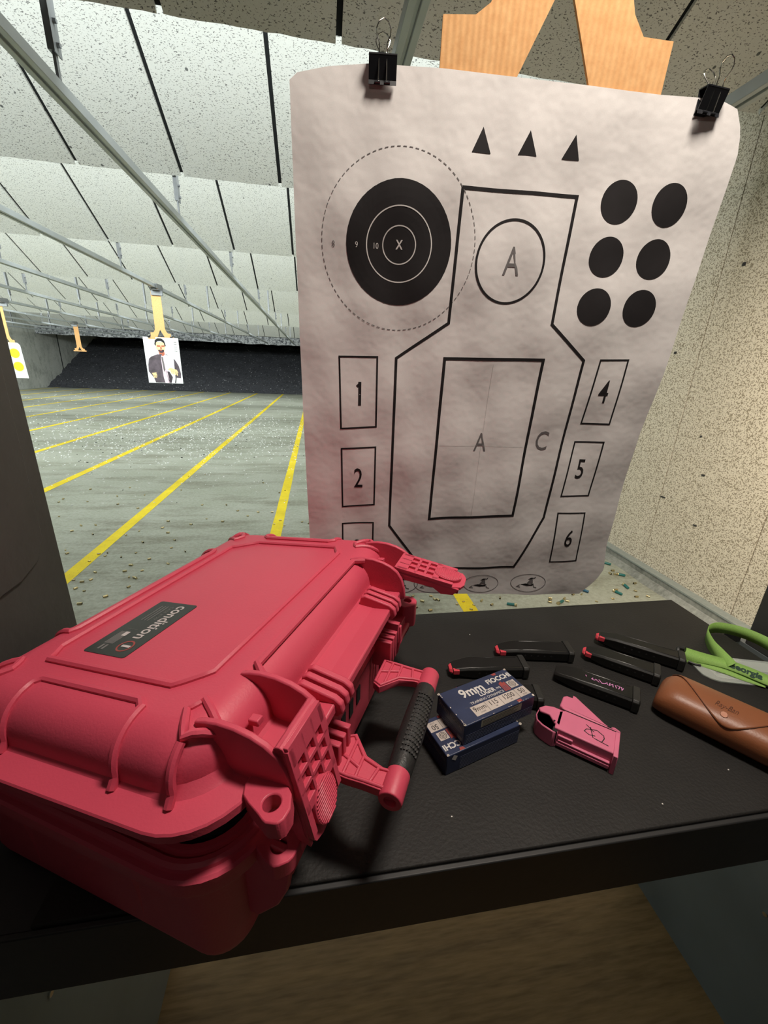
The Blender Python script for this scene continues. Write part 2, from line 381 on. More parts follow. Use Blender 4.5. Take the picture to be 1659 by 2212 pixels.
# baffle rows
PW = 0.762; SL = math.tan(math.radians(28.4))
for i, (ye, ze) in enumerate(zip(EDGE, EDGEZ)):
    mb = MB(); off = {0: -0.633, 1: -0.264, 2: -0.274, 3: -0.335, 4: -0.345, 5: -0.2, 6: -0.3}[i]
    ln = [2.3, 1.5, 1.62, 1.75, 1.9, 2.2, 2.6][i]
    x = off
    while x > XL: x -= PW
    while x < XR:
        a = max(x + 0.014, XL); b = min(x + PW - 0.014, XR)
        if b > a + 0.01:
            # wavy, chipped lower edge
            n = 12; top = ye - ln; th = 0.05
            bot = []
            for q in range(n + 1):
                xx = a + (b - a) * q / n; jy = random.uniform(-0.0022, 0.0022)
                bot.append((xx, ye + jy, ze - SL * jy))
            zt = ze + SL * ln
            v = bot + [(p[0], top, zt) for p in bot] + [(p[0], p[1] + 0.02, p[2] + th) for p in bot] + [(p[0], top + 0.02, zt + th) for p in bot]
            N = n + 1; f = []
            for q in range(n):
                f += [(q, q + 1, N + q + 1, N + q), (2 * N + q, 3 * N + q, 3 * N + q + 1, 2 * N + q + 1), (q, 2 * N + q, 2 * N + q + 1, q + 1), (N + q, N + q + 1, 3 * N + q + 1, 3 * N + q)]
            f += [(0, N, 3 * N, 2 * N), (n, 2 * N + n, 3 * N + n, N + n)]
            mb.add(v, f)
        x += PW
    # dark steel behind the seams
    mb.add([(XL, ye - 0.006, ze + 0.024), (XR, ye - 0.006, ze + 0.024), (XR, ye - ln, ze + SL * ln + 0.02), (XL, ye - ln, ze + SL * ln + 0.02)], [(0, 1, 2, 3)], 1)
    struct(mb.build('ceiling', [M['ceil'], M['gap']]))
# rubber curtain hanging in front of the bullet trap
mb = MB(); n = 60; rings = []
for i in range(n + 1):
    x = XL + (XR - XL) * i / n; z0 = 2.52 + random.uniform(-0.02, 0.02); yy = 24.2 + random.uniform(-0.02, 0.02)
    rings.append([(x, yy, z0), (x, yy, 3.05), (x, yy + 0.1, 3.12), (x, yy + 0.1, z0 + 0.02)])
mb.loft(rings); tag(mb.build('trap_curtain', M['band']), 'pitted grey curtain strip hanging across the mouth of the bullet trap', 'curtain')
# berm
mb = MB(); rings = []
nx, ny = 90, 26; v = []; f = []
for j in range(ny + 1):
    for i in range(nx + 1):
        x = XL + 0.015 + (XR - XL - 0.03) * i / nx; t = j / ny; y = 24.15 + 5.6 * t
        z = 0.005 + 2.6 * t + (random.uniform(-0.05, 0.05) if j else 0); v.append((x, y + (random.uniform(-0.08, 0.08) if j else random.uniform(-.06, .04)), z))
f = [(j * (nx + 1) + i, j * (nx + 1) + i + 1, (j + 1) * (nx + 1) + i + 1, (j + 1) * (nx + 1) + i) for j in range(ny) for i in range(nx)]
mb.add(v, f); b = tag(mb.build('rubber_berm', M['berm'], smooth=True, angle=180), 'black heap of shredded rubber sloping up across the far end of the range', 'berm')
b['kind'] = 'stuff'

# stall partitions
def partition(name, x0, x1, inner, sgn):
    mb = MB(); mb.box((x0, -0.9, 0.93), (x1, 0.655, 2.05))
    f = lambda a, b, d: (inner + sgn * d, a, b)
    # raised moulded field with a rounded corner
    poly = [(-0.8, 1.90), (0.60, 1.90), (0.625, 1.48), (0.62, 1.25), (0.60, 1.222), (0.56, 1.21), (-0.8, 1.19)]
    mb.prism(poly, f, -0.001, 0.004)
    o = mb.build(name, M['partition'], bevel=0.002); return struct(o)
partition('wall_stall_left', -0.45, -0.40, -0.40, 1)
partition('wall_stall_right', 0.98, 1.03, 0.98, -1)
for nm, x0, x1, xi, sg in (('wall_stall_lower_left', -0.45, -0.398, -0.398, 1), ('wall_stall_lower_right', 0.978, 1.03, 0.978, -1)):
    mb = MB(); mb.box((x0, -0.9, 0.0), (x1, 0.72, 0.93), 0)
    for (y, z) in ((0.565, 0.29), (0.60, 0.46), (0.42, 0.38), (0.40, 0.62), (0.56, 0.62)):
        mb.cyl((xi, y, z), (xi + sg * 0.003, y, z), 0.005, 10, 1)
    struct(mb.build(nm, [M['lower_partition'], M['chrome']]))

# ------------------------------------------------------------------ bench
bench = thing('shooting_bench', 'black shooting bench ledge carrying the pink case and ammunition', 'bench', (0.22, 0.5, 1.0))
def loc(p): return (p[0] - 0.22, p[1] - 0.5, p[2] - 1.0)
mb = MB(); mb.box(loc((-0.395, 0.275, 0.955)), loc((0.85, 0.745, 0.994))); mb.build('bench_top', M['bench'], bench, bevel=0.002)
mb = MB(); mb.box(loc((-0.395, 0.2700, 0.908)), loc((0.972, 0.2765, 0.996))); mb.build('apron', M['bench'], bench, bevel=0.0015)
mb = MB(); mb.box(loc((-0.27, 0.276, 0.994)), loc((0.845, 0.744, 1.0))); mb.build('rubber_mat', M['mat'], bench, bevel=0.002)
for yy in (0.36, 0.66):
    mb = MB()
    mb.box(loc((-0.396, yy, 0.93)), loc((0.972, yy + 0.03, 0.956))); mb.build('bracket', M['bench'], bench)

# ================================================================== TRACKS, CARRIERS, FAR TARGETS
XT = [0.335, -1.095, -2.48, -3.87, -5.26, -6.65, -8.05, -9.44, -10.83, -12.2, 1.73]
TL = {0.335: 'steel target track straight above the shooting bench', -1.095: 'nearest long steel track running from the top left corner of the view',
      -2.48: 'steel track carrying the photo target with the man', 1.73: 'steel track at the top right beside the speckled side wall'}
ordn = ['', '', '', 'next steel track beyond the one with the man target', 'second steel track beyond the one with the man target', 'third steel track beyond the man target, above the yellow spotted target',
        'steel track holding the bare cardboard holder in the distance', 'fifth steel track beyond the one with the man target', 'sixth steel track beyond the one with the man target', 'farthest steel track, beside the left concrete wall']
def make_track(x, label):
    t = thing('target_track', label, 'track', (x, 0.0, 2.60), (0, 0, 0), 'steel target tracks under the ceiling')
    mb = MB()
    w2, h2 = 0.034, 0.024
    poly = [(-w2, -h2), (-0.008, -h2), (-0.008, -h2 + 0.012), (0.008, -h2 + 0.012), (0.008, -h2), (w2, -h2), (w2, h2), (-w2, h2)]
    y0 = 0.9
    for j in range(4):
        a = y0 + j * 6.6; mb.prism(poly, lambda p, q, d: (p, d, q), a, min(a + 6.597, 24.05))
    mb.build('rail', M['steel'], t, bevel=0.002, seg=1)
    for y in [e + 0.045 for e in EDGE[:6]] + [11.3, 15.3, 20.5]:
        zc = 3.02
        for ye in EDGE:
            if y < ye: zc = min(3.35, 2.903 + SL * (ye - y) - 0.01); break
        mb = MB(); zt = zc - 2.60
        mb.box((-0.018, y - 0.018, 0.145), (0.010, y + 0.018, zt)); mb.box((0.010, y - 0.03, 0.135), (0.015, y + 0.03, zt - 0.01))
        for zz in (0.17, 0.25): mb.cyl((0.015, y, zz), (0.028, y, zz), 0.010, 6)
        mb.build('hanger_bracket', M['steel_dk'], t)
        mb = MB(); mb.box((-0.006, y - 0.010, 0.02), (0.006, y + 0.010, 0.15)); mb.build('hanger_rod', M['steel_dk'], t)
    return t
for i, x in enumerate(XT):
    make_track(x, TL.get(x) or ordn[i])

def carrier(x, y, label, group=None):
    t = thing('target_carrier', label, 'carrier', (x, y, 2.60), group='target carriers')
    prof = [(-0.17, 0.03), (0.09, 0.045), (0.13, 0.0), (0.09, -0.045), (-0.06, -0.055), (-0.14, -0.03)]
    mb = MB()
    mb.prism(prof, lambda a, b, d: (d, a, b), -0.062, -0.036); mb.prism(prof, lambda a, b, d: (d, a, b), 0.036, 0.062)
    mb.box((-0.06, -0.10, -0.052), (0.06, 0.09, -0.030)); mb.box((-0.06, 0.06, -0.04), (0.06, 0.11, 0.04) if False else (0.06, 0.10, -0.028))
    mb.build('carrier_body', M['steel_dk'], t, bevel=0.003)
    mb = MB(); mb.box((-0.085, -0.02, -0.12), (0.085, -0.006, -0.05)); mb.box((-0.085, 0.006, -0.12), (0.085, 0.02, -0.05)); mb.build('clamp', M['steel_dk'], t, bevel=0.002)
    return t
def holder(name, label, loc_, rot, up, hw, foot=0.058, group='cardboard target holders', hwr=None):
    # cardboard T with two legs; local x across, z up, origin at the centre of the paper's top edge
    L = [(-hw, -0.03), (hw, -0.03), (hw, 0.010), (0.155, 0.010), (0.155, foot + 0.005), (0.113, foot + 0.007), (0.095, 0.085), (0.078, 0.125), (0.075, 0.16),
         (0.072, up), (-0.072, up), (-0.075, 0.16), (-0.078, 0.125), (-0.097, 0.085), (-0.108, foot + 0.017), (-0.157, foot + 0.017), (-0.157, 0.012), (-hw, 0.012)]
    h = [(-0.055, 0.006), (0.0, 0.119), (0.055, 0.006)]
    mb = MB()
    # split in two halves joined to go around the triangular cut-out
    Rt = [(0, -0.03), (hw, -0.03), (hw, 0.010), (0.155, 0.010), (0.155, foot + 0.005), (0.113, foot + 0.007), (0.095, 0.085), (0.078, 0.125), (0.075, 0.16), (0.072, up), (0, up), (0, 0.119), (0.055, 0.006), (0, 0.006)]
    Lt = [(-a, b + (0.008 if (0.02 < b < 0.07) else 0)) for a, b in Rt]
    if hwr: Rt = [(min(a, hwr), b) for a, b in Rt]
    for P in (Rt, Lt): mb.prism(P, lambda a, b, d: (a, d, b), 0.0, 0.0045)
    o = mb.build(name, M['card'], None)
    bm = bmesh.new(); bm.from_mesh(o.data); bmesh.ops.triangulate(bm, faces=[f for f in bm.faces if len(f.verts) > 4]); bm.to_mesh(o.data); bm.free()
    o.location = loc_; o.rotation_euler = rot; tag(o, label, 'cardboard holder', group); return o

# binder clip prototype: local x along paper edge, z up, y away from the viewer; origin on paper edge
def make_clip(label, loc_, M3, wd=0.037, open2=0.5):
    t = thing('binder_clip', label, 'binder clip', loc_, group='binder clips on the target sheets'); t.rotation_euler = M3.to_euler()
    mb = MB(); h = 0.028; dz = 0.022
    # wedge shaped body: wide flat spine on top, jaws meeting at the paper
    def pl(n_): return n_
    for sg in (-1, 1):
        top = Vector((0, sg * 0.007, dz)); bot = Vector((0, sg * 0.0012, dz - h + 0.005)); lip = Vector((0, sg * 0.0030, dz - h))
        th = Vector((0, sg * 0.0010, 0))
        for (a, b) in ((-wd / 2, -0.006), (-0.006, 0.006), (0.006, wd / 2)):
            g = 0.0012
            poly = [top, bot, lip, lip + th, bot + th, top + th]
            mb.add([(a + (0 if a == -wd / 2 else 0), p.y, p.z) for p in poly] + [(b, p.y, p.z) for p in poly], [(0, 1, 7, 6), (1, 2, 8, 7), (3, 4, 10, 9), (4, 5, 11, 10), (2, 3, 9, 8), (0, 6, 11, 5), (0, 5, 4, 1), (1, 4, 3, 2), (6, 7, 10, 11), (7, 8, 9, 10)])
        for xx in (-0.0065, 0.0065):
            mb.cyl((xx - 0.0035, sg * 0.0036, dz - h + 0.0025), (xx + 0.0035, sg * 0.0036, dz - h + 0.0025), 0.0017, 8)
    mb.box((-wd / 2, -0.008, dz - 0.0005), (wd / 2, 0.008, dz + 0.0009))
    mb.build('clip_body', M['clip'], t)
    for sg, tilt in ((-1, 0.05), (1, open2)):
        base = Vector((0, sg * 0.0042, dz - h + 0.003)); ln = 0.056
        out = []
        for (a, b) in [(-0.0055, 0.0), (-0.0050, 0.5), (-0.0048, 0.62), (-0.0085, 0.74), (-0.0092, 0.84), (-0.0060, 0.95), (0, 1.0), (0.0060, 0.95), (0.0092, 0.84), (0.0085, 0.74), (0.0048, 0.62), (0.0050, 0.5), (0.0055, 0.0)]:
            hh = b * ln; y = base.y + sg * (hh * math.tan(0.10) if b > 0.45 else hh * math.tan(0.10)) + (sg * (hh - 0.03) * tilt if b > 0.5 else 0)
            out.append((a, y, base.z + hh))
        mb = MB(); mb.tube(out, 0.0008, 6); mb.build('clip_handle', M['chrome'], t, smooth=True)
    return t

# ---- target sheet hanging over the bench
TLc = Vector((-0.0276, 0.7076, 1.8586)); Av = Vector((0.6259, -0.0675, 0.0056)); Bv = Vector((0.0149, 0.0827, -0.8240))
Nv = Av.cross(Bv).normalized(); Nv = -Nv if Nv.y > 0 else Nv
def wr(u, v):
    d = 0.0022 * math.sin(7 * u + 3.1 * v) + 0.0016 * math.sin(13 * v - 5 * u + 1) + 0.0012 * math.sin(23 * u + 9 * v)
    d += 0.0008 * math.sin(41 * u - 17 * v) + 0.0008 * math.sin(37 * v + 11 * u)
    d *= min(1, v * 5 + 0.2)
    return d
def sheet(u, v, d=0.0): return TLc + Av * u + Bv * v + Nv * (wr(u, v) + d)
Xs = Av.normalized(); Zs = -(Bv - Bv.dot(Xs) * Xs).normalized(); Ys = Zs.cross(Xs); SM = Matrix((Xs, Ys, Zs)).transposed()
outline_l = [(0.0, 0.02), (-0.0003, 0.2056), (-0.001, 0.45), (-0.0042, 0.64), (-0.0035, 0.83), (-0.002, 0.96), (0.002, 1.0)]
def left_u(v): return -0.0035 * math.sin(v * PI) if v > 0.02 else 0.0
RU = [(0.0, 0.985), (0.0158, 1.009), (0.0512, 1.0179), (0.12, 1.016), (0.37, 1.003), (0.56, 0.987), (0.70, 0.989), (0.85, 0.992), (0.92, 1.006), (0.955, 0.99), (0.98, 0.968), (1.0, 0.945)]
TV = [(0.0, 0.004), (0.0147, -0.005), (0.08, -0.015), (0.168, -0.0219), (0.32, -0.0225), (0.637, -0.0151), (0.8056, -0.0099), (0.88, -0.0099), (0.945, -0.0078), (0.984, 0.0006), (1.009, 0.0158), (1.02, 0.03)]
def interp(T_, x):
    if x <= T_[0][0]: return T_[0][1]
    for (a, b), (c, d) in zip(T_, T_[1:]):
        if x <= c: return b + (d - b) * (x - a) / (c - a)
    return T_[-1][1]
mb = MB(); nu, nv = 60, 80; v = []
for j in range(nv + 1):
    for i in range(nu + 1):
        s_, t_ = i / nu, j / nv
        vv = t_; ur = interp(RU, vv); ul = left_u(vv); u = ul + (ur - ul) * s_
        if t_ < 0.08:
            # follow the shaped top edge
            tv = interp(TV, u); vv = tv + (0.08 - tv) * (t_ / 0.08)
        if vv > 0.9 and s_ > 0.9: pass
        v.append(sheet(u, vv))
f = [(j * (nu + 1) + i, j * (nu + 1) + i + 1, (j + 1) * (nu + 1) + i + 1, (j + 1) * (nu + 1) + i) for j in range(nv) for i in range(nu)]
# back side a hair behind so the paper has thickness
nb = len(v); v2 = [p - Nv * 0.0003 for p in v]
mb.add(v, f); mb.add(v2, [tuple(reversed(q)) for q in f])
rim = [i for i in range(nu + 1)] + [(j + 1) * (nu + 1) + nu for j in range(nv)] + [nv * (nu + 1) + nu - 1 - i for i in range(nu)] + [(nv - 1 - j) * (nu + 1) for j in range(nv - 1)]
for a, b in zip(rim, rim[1:] + rim[:1]): mb.f.append((a, b, nb + b, nb + a)); mb.mi.append(0)
sh_t = thing('paper_target', 'large white paper target with numbered boxes, bullseye and black dots hanging over the bench', 'paper target', tuple(TLc))
for p in mb.v: p -= TLc
mb.build('sheet', M['paper'], sh_t, smooth=True, recalc=False, angle=60)
mb = MB(); fn0 = lambda u, v: sheet(u, v, 0.0003) - TLc; fn1 = lambda u, v: sheet(u, v, 0.0005) - TLc
def dens(path, n, closed=True):
    out = []; m_ = len(path)
    for i in range(m_ if closed else m_ - 1):
        a = path[i]; b = path[(i + 1) % m_]
        for k in range(n): out.append((a[0] + (b[0] - a[0]) * k / n, a[1] + (b[1] - a[1]) * k / n))
    if not closed: out.append(path[-1])
    return out
# print is laid out in metres on a flat sheet (p = u * wide, q = v * high) so strokes keep an even width
WU, HV = 0.6295, 0.8283
def P0(p, q): return fn0(p / WU, q / HV)
def P1(p, q): return fn1(p / WU, q / HV)
def mk(L_): return [(u * WU, v * HV) for u, v in L_]
def disc(cx, cy, rx, ry, fn, m, n=48, rings=4):
    ctr = (cx, cy); pts = [[(cx + rx * k / rings * math.cos(2 * PI * i / n), cy + ry * k / rings * math.sin(2 * PI * i / n)) for i in range(n)] for k in range(1, rings + 1)]
    V = [fn(*ctr)] + [fn(*p) for r_ in pts for p in r_]; F = [(0, 1 + i, 1 + (i + 1) % n) for i in range(n)]
    for k in range(rings - 1):
        F += [(1 + k * n + i, 1 + (k + 1) * n + i, 1 + (k + 1) * n + (i + 1) % n, 1 + k * n + (i + 1) % n) for i in range(n)]
    mb.add(V, F, m)
def ring(cx, cy, rx, ry, wd, fn, m, n=72): mb.strip([(cx + rx * math.cos(2 * PI * i / n), cy + ry * math.sin(2 * PI * i / n)) for i in range(n)], wd, fn, True, m)
for tr in ([(0.4203, 0.0448), (0.3992, 0.079), (0.4428, 0.0798)], [(0.527, 0.0455), (0.5054, 0.0788), (0.5486, 0.0797)], [(0.6322, 0.047), (0.6082, 0.0807), (0.6497, 0.0811)]):
    mb.tri(mk(tr), P0)
cx, cy = 0.2445 * WU, 0.2195 * HV
disc(cx, cy, 0.1272 * WU, 0.098 * HV, P0, 0, rings=8)
ring(cx, cy, 0.0785 * WU, 0.0592 * HV, 0.0016, P1, 1); ring(cx, cy, 0.0395 * WU, 0.0298 * HV, 0.0016, P1, 1)
n = 84; rx, ry = 0.185 * WU, 0.142 * HV
for i in range(0, n):
    a0 = 2 * PI * i / n; a1 = a0 + 2 * PI / n * 0.58
    mb.strip([(cx + rx * math.cos(a), cy + ry * math.sin(a)) for a in (a0, (a0 + a1) / 2, a1)], 0.0011, P0, False, 2)
txf = lambda fn: (lambda x, y: fn(x, -y))
mb.text('X', txf(P1), 0.017, cx, -cy, 0.8, 1, bold=0.0004); mb.text('10', txf(P1), 0.011, 0.1877 * WU, -0.2223 * HV, 0.85, 1); mb.text('9', txf(P1), 0.011, 0.1419 * WU, -0.2216 * HV, 0.85, 1); mb.text('8', txf(P0), 0.011, 0.0865 * WU, -0.2219 * HV, 0.85, 2)
sil = mk([(0.3869, 0.1285), (0.6626, 0.1316), (0.6581, 0.3407), (0.7654, 0.4064), (0.758, 0.59), (0.7519, 0.7694), (0.6854, 0.9133), (0.3684, 0.9214), (0.2529, 0.7978), (0.2505, 0.414), (0.3843, 0.3453)])
mb.strip(dens(sil, 40), 0.0046, P0, True, 0)
ring(0.5225 * WU, 0.2385 * HV, 0.0855 * WU, 0.0678 * HV, 0.0034, P0, 0)
mb.strip(dens(mk([(0.3821, 0.4118), (0.6539, 0.4081), (0.6467, 0.7641), (0.3795, 0.7778)]), 40), 0.0050, P0, True, 0)
for b_ in ([(0.0983, 0.414), (0.1995, 0.4125), (0.201, 0.5555), (0.1017, 0.5593)], [(0.1025, 0.6049), (0.2013, 0.6012), (0.202, 0.7426), (0.104, 0.7484)], [(0.1036, 0.7939), (0.2007, 0.7906), (0.202, 0.93), (0.104, 0.935)],
           [(0.812, 0.4044), (0.8905, 0.4026), (0.8855, 0.5371), (0.8029, 0.5376)], [(0.7982, 0.5798), (0.8834, 0.5784), (0.8804, 0.7099), (0.7919, 0.7121)], [(0.7943, 0.7564), (0.8833, 0.7556), (0.8976, 0.8927), (0.8057, 0.8959)]):
    mb.strip(dens(mk(b_), 20), 0.0029, P0, True, 0)
for tx, u, v_ in (('2', 0.152, 0.677), ('3', 0.152, 0.865), ('4', 0.8435, 0.4705), ('5', 0.833, 0.646), ('6', 0.849, 0.828)):
    mb.text(tx, txf(P0), 0.056, u * WU, -v_ * HV, 0.66, 0, bold=0.0002)
mb.strip([(0.1535 * WU, 0.462 * HV), (0.1535 * WU, 0.510 * HV)], 0.0052, P0, False, 0); mb.strip([(0.1535 * WU, 0.4655 * HV), (0.1455 * WU, 0.4715 * HV)], 0.0042, P0, False, 0)
for c_ in ((0.7655, 0.1366), (0.8895, 0.1377), (0.7638, 0.2222), (0.8862, 0.2223), (0.7588, 0.3072), (0.881, 0.3063)):
    disc(c_[0] * WU, c_[1] * HV, 0.0430 * WU, 0.0332 * HV, P0, 0)
for tx, u, v_, sz in (('A', 0.527, 0.2385, 0.056), ('A', 0.512, 0.588, 0.050), ('C', 0.695, 0.581, 0.052)):
    mb.text(tx, txf(P0), sz, u * WU, -v_ * HV, 0.70, 3, bold=0.0)
for a, b in (((0.518, 0.42), (0.513, 0.765)), ((0.39, 0.594), (0.64, 0.594))):
    mb.strip(dens(mk([a, b]), 30, False), 0.0004, P0, False, 4)
# round badge prints along the bottom edge: a small figure inside each ring
for u, v_ in ((0.30, 0.971), (0.41, 0.970), (0.582, 0.967), (0.748, 0.962)):
    x_, y_ = u * WU, v_ * HV; ring(x_, y_, 0.061 * WU, 0.0275 * HV, 0.0012, P0, 2, 48)
    mb.tri([(x_ - 0.018, y_ + 0.004), (x_ - 0.006, y_ + 0.001), (x_ + 0.004, y_ + 0.0035), (x_ + 0.013, y_ + 0.001), (x_ + 0.010, y_ + 0.0065), (x_ - 0.002, y_ + 0.0075), (x_ - 0.010, y_ + 0.0055)], P0, 0)
    mb.tri([(x_ - 0.004, y_ + 0.001), (x_ + 0.002, y_ - 0.009), (x_ + 0.008, y_ - 0.010), (x_ + 0.010, y_ + 0.001)], P0, 3)
    mb.tri([(x_ - 0.003, y_ - 0.009), (x_ + 0.003, y_ - 0.014), (x_ + 0.010, y_ - 0.014), (x_ + 0.006, y_ - 0.010)], P0, 0)
    mb.strip([(x_ + 0.009, y_ - 0.011), (x_ + 0.013, y_ - 0.015), (x_ + 0.012, y_ - 0.012)], 0.0014, P0, False, 0)
    mb.strip([(x_ - 0.018, y_ + 0.005), (x_ - 0.024, y_ + 0.010), (x_ - 0.016, y_ + 0.011)], 0.0016, P0, False, 2)
    mb.strip([(x_ + 0.012, y_ + 0.005), (x_ + 0.014, y_ + 0.010), (x_ + 0.020, y_ + 0.012)], 0.0018, P0, False, 2)
mb.build('printed_marks', [M['ink'], M['white_ink'], M['grey_ink'], M['grey_ink'], M['faint_ink']], sh_t, recalc=False)

o_mid = TLc + Av * 0.5608  # centre of the cardboard holder on the sheet's top line
hp = o_mid - Nv * 0.0045
ho = holder('cardboard_holder', 'tan corrugated cardboard holder with two legs rising behind the large near target', (0, 0, 0), (0, 0, 0), 0.69, 0.262, hwr=0.20)
ho.matrix_world = Matrix.Translation(hp) @ SM.to_4x4()
carrier(0.335, 0.725, 'steel target carrier on the track right above the bench')
make_clip('black binder clip at the top left of the large near target', tuple(TLc + Av * 0.194 + Zs * 0.002 + Nv * 0.002), SM, 0.0365, 0.25)
cr = SM @ Matrix.Rotation(0.10, 3, 'Z') @ Matrix.Rotation(0.06, 3, 'Y')
make_clip('black binder clip at the top right corner of the large near target', tuple(TLc + Av * 0.915 - Zs * 0.006 + Nv * 0.003), cr, 0.034, 0.55)

# ---- the photo target with the man, two tracks over
ry = 7.80; pm = Vector((-2.515, ry, 1.86))
carrier(-2.48, 7.80, 'steel target carrier above the photo target with the man')
hh = holder('cardboard_holder', 'tan cardboard holder carrying the photo target of the man', (-2.505, ry + 0.006, 1.86), (0, 0, 0), 0.68, 0.20)
mt = thing('paper_target', 'white paper photo target showing a man in a suit, far down the range', 'paper target', tuple(pm), (0, 0, 0))
Wm, Hm = 0.545, 0.72
mb = MB(); n = 16; rings = []
for i in range(n + 1):
    x = -Wm / 2 + Wm * i / n; y = 0.008 * math.sin(i * 0.4); rings.append([(x, y, 0.0), (x, y, -Hm), (x, y + 0.0006, -Hm), (x, y + 0.0006, 0.0)])
mb.loft(rings); mb.build('sheet', M['white_paper'], mt, smooth=False)
mb = MB()
def Fm(d):   # picture coordinates from 0..1 (left, down) on the sheet
    def g(a, b):
        x = -Wm / 2 + Wm * a; y = 0.008 * math.sin(a * n * 0.4) - 0.0015 - d; return (x, y, -Hm * b)
    return g
f0, f1, f2 = Fm(0), Fm(0.001), Fm(0.002)
mb.tri([(0.09, 0.47), (0.16, 0.42), (0.36, 0.36), (0.52, 0.35), (0.62, 0.36), (0.84, 0.47), (0.93, 0.60), (0.97, 0.78), (0.95, 0.88), (0.83, 0.87), (0.80, 0.99), (0.20, 0.99), (0.16, 0.88), (0.04, 0.75), (0.05, 0.60)], f0, 3)
mb.tri([(0.36, 0.34), (0.50, 0.40), (0.58, 0.34), (0.62, 0.45), (0.58, 0.75), (0.62, 0.99), (0.48, 0.99), (0.40, 0.70), (0.37, 0.50)], f1, 4)
mb.tri([(0.45, 0.42), (0.50, 0.42), (0.53, 0.70), (0.48, 0.75)], f2, 5)
mb.tri([(0.37, 0.25), (0.55, 0.25), (0.57, 0.36), (0.50, 0.41), (0.42, 0.38)], f1, 1)
mb.tri([(0.33, 0.10), (0.58, 0.10), (0.61, 0.18), (0.58, 0.28), (0.50, 0.33), (0.42, 0.32), (0.34, 0.24)], f2, 0)
mb.tri([(0.30, 0.15), (0.33, 0.06), (0.42, 0.015), (0.52, 0.02), (0.60, 0.07), (0.63, 0.17), (0.60, 0.20), (0.58, 0.12), (0.50, 0.075), (0.40, 0.08), (0.35, 0.12), (0.34, 0.19)], Fm(0.003), 2)
mb.tri([(0.36, 0.165), (0.47, 0.17), (0.47, 0.20), (0.38, 0.205)], Fm(0.003), 1); mb.tri([(0.49, 0.17), (0.59, 0.165), (0.58, 0.20), (0.50, 0.205)], Fm(0.003), 1)
mb.tri([(0.38, 0.27), (0.46, 0.262), (0.56, 0.262), (0.555, 0.30), (0.50, 0.33), (0.43, 0.325)], Fm(0.003), 6); mb.tri([(0.43, 0.275), (0.51, 0.275), (0.50, 0.288), (0.44, 0.288)], Fm(0.004), 1); mb.tri([(0.46, 0.20), (0.495, 0.20), (0.51, 0.25), (0.455, 0.25)], Fm(0.003), 1)
for k in range(4):
    mb.tri([(0.14 + 0.045 * k, 0.80), (0.17 + 0.045 * k, 0.80), (0.20 + 0.045 * k, 0.88), (0.17 + 0.045 * k, 0.895)], Fm(0.003), 0)
    mb.tri([(0.66 + 0.055 * k, 0.69 + 0.012 * k), (0.70 + 0.055 * k, 0.68 + 0.012 * k), (0.73 + 0.05 * k, 0.78 + 0.012 * k), (0.70 + 0.05 * k, 0.79 + 0.012 * k)], Fm(0.003), 0)
mb.tri([(0.12, 0.78), (0.30, 0.76), (0.37, 0.82), (0.30, 0.84), (0.14, 0.82)], f2, 0); mb.tri([(0.60, 0.69), (0.68, 0.65), (0.86, 0.69), (0.90, 0.76), (0.70, 0.72)], f2, 0)
mb.tri([(0.54, 0.72), (0.64, 0.74), (0.72, 0.86), (0.66, 0.99), (0.60, 0.99)], f1, 6)
for k in range(5):
    mb.box((0.195, -0.012, -0.06 - k * 0.035), (0.245, -0.006, -0.063 - k * 0.035), 5); 
    mb.box((-0.245, -0.004, -0.06 - k * 0.03), (-0.21, -0.001, -0.062 - k * 0.03), 5)
mb.box((-0.08, -0.010, -0.018), (0.04, -0.008, -0.022), 5)
mb.build('printed_picture', [M['skin'], M['skin_dk'], M['hair'], M['suit'], M['shirt'], M['grey_ink'], M['suit_dk']], mt, recalc=False)
I3 = Matrix.Identity(3)
make_clip('binder clip at the left top corner of the far photo target', (-2.505 - 0.185, ry + 0.002, 1.855), I3, 0.04, 0.3)
make_clip('binder clip at the right top corner of the far photo target', (-2.505 + 0.16, ry + 0.002, 1.855), I3, 0.04, 0.3)

# ---- bare holder and the yellow target farther left
carrier(-8.05, 16.65, 'distant steel target carrier above the bare cardboard hanger')
holder('cardboard_holder', 'bare tan cardboard holder hanging without a target before the black berm', (-8.03, 16.656, 1.72), (0, 0, 0), 0.83, 0.20, 0.058)
yt = thing('paper_target', 'white paper target with neon yellow spots half hidden behind the left partition', 'paper target', (-6.75, 11.0, 1.75))
mb = MB(); poly = [(-0.27, 0), (0.20, 0.0), (0.245, -0.05), (0.27, -0.75), (-0.27, -0.75)]
mb.prism(poly, lambda a, b, d: (a, d, b), 0, 0.001); mb.build('sheet', M['white_paper'], yt)
mb = MB()
for (cx_, cz_, r_) in ((0.10, -0.22, 0.10), (0.12, -0.50, 0.10), (-0.12, -0.22, 0.10), (-0.12, -0.5, 0.1)):
    for rr, dd, m_ in ((r_ * 1.25, 0.0015, 1), (r_, 0.003, 0)):
        mb.add([(cx_ + rr * math.cos(2 * PI * k / 24), -dd, cz_ + rr * math.sin(2 * PI * k / 24)) for k in range(24)], [tuple(range(24))], m_)
mb.build('printed_spots', [M['neon'], M['faint_ink']], yt, recalc=False)
holder('cardboard_holder', 'cardboard holder behind the yellow spotted target at the far left', (-6.75, 11.004, 1.75), (0, 0, 0), 0.80, 0.16, 0.05)
carrier(-6.65, 11.0, 'distant steel target carrier above the yellow spotted target')

